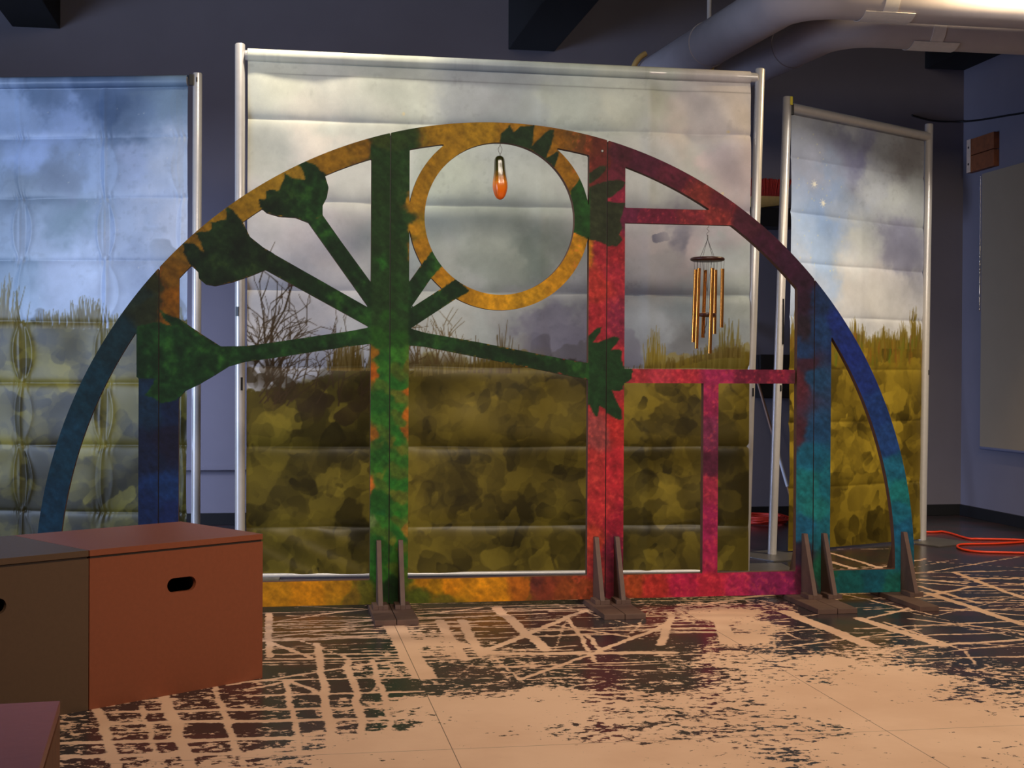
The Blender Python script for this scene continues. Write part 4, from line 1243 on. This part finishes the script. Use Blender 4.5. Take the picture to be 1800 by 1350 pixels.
def elbow(y, xb, rad, x1, y1, z):
    """straight run along the wall that turns towards the back"""
    d = Vector((x1, y1, z)) - Vector((xb, y, z))
    ang = math.atan2(d.y, d.x)
    d.normalize()
    turn = ang
    tl = rad * math.tan((math.pi - ang) / 2) if False else rad / math.tan(ang / 2)
    tl = rad * math.tan((math.pi - (math.pi - ang)) / 2) if False else tl
    e = Vector((1, 0, 0))
    # tangent points at equal distance from the corner
    half = math.acos(max(-1, min(1, e.dot(d)))) / 2
    tlen = rad / math.tan(half)
    a = Vector((xb, y, z)) + e * tlen
    bpt = Vector((xb, y, z)) + d * tlen
    cen = Vector((xb, y, z)) + (e + d).normalized() * (rad / math.sin(half))
    pts = [Vector((XR - .01, y, z)), Vector((XR - .3, y, z))]
    va, vb = a - cen, bpt - cen
    tot = va.angle(vb)
    ax = va.cross(vb).normalized()
    for i in range(17):
        pts.append(cen + Matrix.Rotation(tot * i / 16, 3, ax) @ va)
    end = Vector((x1, y1, z))
    pts += [bpt + (end - bpt) * .33, bpt + (end - bpt) * .66, end]
    return pts


def pipe(label, pts, r, strap_x, rod_at, saddle_at):
    t = thing('insulated_pipe', label, 'pipe', pts[2])
    inv = Matrix.Translation(-pts[2])

    def ch(o, p=None):
        o.parent = p or t
        if not p:
            o.matrix_parent_inverse = inv
        return o
    z = pts[0].z
    ch(obj('pipe_run', tube_bm(pts, r, 40), M_pipe, None, True, auto=50))
    y = pts[0].y
    # clevis strap and shield plate on the straight run
    bm = tube_bm([(strap_x - .045, y, z), (strap_x + .045, y, z)], r + .004, 40, True)
    s = ch(obj('strap', bm, M_strap, None, True, auto=50))
    bm = bmesh.new()
    for x0, x1 in ((strap_x - .155, strap_x + .165),):
        rr = r + .003
        for i in range(10):
            a0 = math.radians(-128 + i * 8)
            a1 = math.radians(-128 + (i + 1) * 8)
            q = [bm.verts.new((x, y + k * math.cos(a), z + k * math.sin(a))) for x, a, k in
                 ((x0, a0, rr), (x1, a0, rr), (x1, a1, rr), (x0, a1, rr), (x0, a0, rr + .004), (x1, a0, rr + .004), (x1, a1, rr + .004), (x0, a1, rr + .004))]
            for f in ((0, 1, 2, 3), (4, 5, 6, 7), (0, 1, 5, 4), (2, 3, 7, 6), (1, 2, 6, 5), (0, 3, 7, 4)):
                bm.faces.new([q[k] for k in f])
    ch(obj('shield_plate', bm, M_strap, None))
    ch(obj('hanger_rod', tube_bm([(strap_x, y, z + r), (strap_x, y, ZC)], .009, 10), M_strap, None, True), s)
    # hanger round the slanting run
    a, bpt = pts[-4], pts[-1]
    dv = (bpt - a).normalized()
    q = a + (bpt - a) * rod_at
    s = ch(obj('strap', tube_bm([q - dv * .018, q + dv * .018], r + .005, 40), M_pipe, None, True, auto=50))
    ch(obj('hanger_rod', tube_bm([q + Vector((0, 0, r)), Vector((q.x, q.y, ZC))], .016, 10), M_strap, None, True), s)
    # curved saddle on top near the far end
    q = a + (bpt - a) * saddle_at
    lat = Vector((-dv.y, dv.x, 0))
    up = Vector((0, 0, 1))
    arc = [q + lat * (r + .035) * math.cos(math.radians(x)) + up * (r + .035) * math.sin(math.radians(x)) for x in range(-20, 66, 6)]
    ch(obj('saddle', tube_bm(arc, .022, 8), M_saddle, None, True, auto=50))


pipe('front insulated white ceiling pipe, bending back from the right, brightly lit on top',
     elbow(7.80, 3.08, .30, 2.86, 10.6, 3.5), .155, 3.62, .44, .86)
pipe('rear insulated white ceiling pipe, lower and shaded behind the front pipe',
     elbow(8.43, 3.62, .30, 3.38, 10.6, 3.5), .155, 4.24, .22, .70)

# ------------------------------------------------------------------ cables
o = obj('extension_cord', tube_bm(smooth_path([(3.80, 9.6, .008), (4.3, 9.9, .008), (4.864, 9.662, .008), (5.003, 9.645, .008), (4.978, 9.253, .008), (5.05, 9.20, .008), (5.30, 9.12, .008), (5.33, 9.02, .008),
                                           (5.05, 8.93, .008), (4.754, 8.916, .008), (4.63, 8.70, .008), (4.68, 8.53, .008), (4.949, 8.432, .008), (5.4, 8.28, .008)], 8), .008, 8), M_orange, None, True)
tag(o, 'bright orange extension cord snaking over the dark floor at the right', 'cord')
pp = []
rnd = random.Random(8)
for k in range(34):
    a = k * 1.15
    pp.append((3.86 + .19 * math.cos(a) * (1 + .2 * rnd.uniform(-1, 1)), 10.48 + .2 * math.sin(a) * (1 + .2 * rnd.uniform(-1, 1)), .009 + .0016 * k))
pp += [(4.2, 10.25, .012), (4.5, 10.2, .009)]
o = obj('extension_cord', tube_bm(smooth_path(pp, 6), .008, 8), mat('red_cable', rgb(190, 44, 26), .5), None, True)
tag(o, 'heap of red cord on the floor by the back wall, between two stands', 'cord')

# ------------------------------------------------------------------ things on and by the back wall
M_red = mat('red_bristle', rgb(150, 28, 16), .8, noise=.35, nscale=90)
M_tan = mat('tan_wood', rgb(206, 168, 98), .55, noise=.1)
sp = obj('wall_box', box_bm(3.74, 4.20, YB - .26, YB, 2.40, 2.555), M_black, None, bevel=.01)
tag(sp, 'shallow black box high on the back wall, under the red brush', 'box')
t = thing('broom_head', 'red bristled brush with a tan wooden block lying on a black wall box', 'brush', (4.0, YB - .13, 2.555))
bm = bmesh.new()
sec = [(-.16, .0), (.09, .035), (.125, .055), (.125, .105), (-.16, .105)]
for (ya, yb) in ((-.035, .035),):
    a = [bm.verts.new((x, ya, z)) for x, z in sec]
    b2 = [bm.verts.new((x, yb, z)) for x, z in sec]
    bm.faces.new(a)
    bm.faces.new(b2[::-1])
    for i in range(5):
        bm.faces.new((a[i], b2[i], b2[(i + 1) % 5], a[(i + 1) % 5]))
obj('block', bm, M_tan, t, bevel=.004)
rnd = random.Random(3)
bm = bmesh.new()
for i in range(30):
    for j in range(5):
        x, y = -.155 + .275 * i / 29, -.028 + .056 * j / 4
        fx = x + (x + .02) * .32 + rnd.uniform(-.006, .006)
        add_tube(bm, [(x, y, .1055), (fx, y * 1.5 + rnd.uniform(-.005, .005), .245 + rnd.uniform(-.01, .006))], [.006, .0075], 5)
obj('bristles', bm, M_red, t)
sp = obj('wall_box', box_bm(3.93, 4.24, YB - .12, YB, 1.0, 1.36), M_black, None, bevel=.01)
tag(sp, 'black box on the back wall at bar height, between the centre and right stands', 'box')
t = thing('wooden_pole', 'long brown wooden pole leaning on the back wall, white label near its foot', 'pole', (4.16, YB - .38, 0))
ang = Vector((3.80, YB - .012, 1.62)) - Vector((4.16, YB - .38, .013))
bm = tube_bm([(0, 0, .013), tuple(Vector((0, 0, .013)) + ang)], .012, 14)
obj('shaft', bm, mat('brown_handle', rgb(120, 84, 60), .5, noise=.1), t, True, auto=40)
q0, q1 = Vector((0, 0, .013)) + ang * .17, Vector((0, 0, .013)) + ang * .36
lb = obj('label_sleeve', tube_bm([q0, q1], .0145, 18), mat('white_label', rgb(190, 188, 192), .5), t, True, auto=40)

# ------------------------------------------------------------------ right wall: screen, bracket, bead chain, cable
M_screen = mat('screen_cloth', rgb(140, 124, 100), .7, noise=.03, nscale=5)
t_screen = t = thing('projection_screen', 'grey-tan screen hanging flat on the right wall', 'screen', (XR, 9.6, 0))
bm = box_bm(-.045, -.032, -1.4, .86, .60, 2.86)
obj('screen_cloth', bm, M_screen, t)
obj('bottom_bar', tube_bm([(-.038, -1.4, .60), (-.038, .86, .60)], .014, 12), mat('screen_bar', rgb(96, 100, 124), .4), t, True, auto=40)
M_brk = mat('bracket_ply', rgb(128, 70, 34), .6, noise=.25, nscale=18)
t = thing('wooden_bracket', 'orange-brown plywood bracket block above the corner of the wall screen', 'bracket', (XR, 10.5, 2.9))
for z0 in (.0, .142):
    o = obj('block', box_bm(-.05, -.0005, -.23, .20, z0, z0 + .135), M_brk, t, bevel=.004)
o = obj('end_cap', box_bm(-.056, -.0505, .135, .20, 0, .277), mat('pale_ply', rgb(206, 176, 150), .6, noise=.1), t, bevel=.002)
for z0 in (.07, .21):
    obj('screw_hole', tube_bm([(-.0565, .168, z0), (-.0585, .168, z0)], .010, 10), M_black, o)
bm = bmesh.new()
rnd = random.Random(2)
z = 2.84
while z > 1.72:
    st = .024
    r = .0035 if z > 2.3 else rnd.choice([.004, .0065, .007, .003])
    bmesh.ops.create_icosphere(bm, subdivisions=1, radius=r * 1.3, matrix=Matrix.Translation((-.045 - .006, .872, z)) @ Matrix.Diagonal((1, 1, 2.2, 1)))
    z -= st * .55
obj('bead_chain', bm, mat('bead', rgb(225, 215, 200), .12, metal=.9), t_screen, True)
o = obj('wall_cable', tube_bm(smooth_path([(5.3, YB - .008, 3.40), (5.5, YB - .008, 3.36), (5.74, YB - .02, 3.36), (XR - .008, 10.6, 3.33), (XR - .008, 10.2, 3.29), (XR - .008, 9.7, 3.25), (XR - .008, 9.0, 3.27)], 8), .008, 8), M_base, None, True)
tag(o, 'black cable running round the corner high above the wall screen', 'cable')
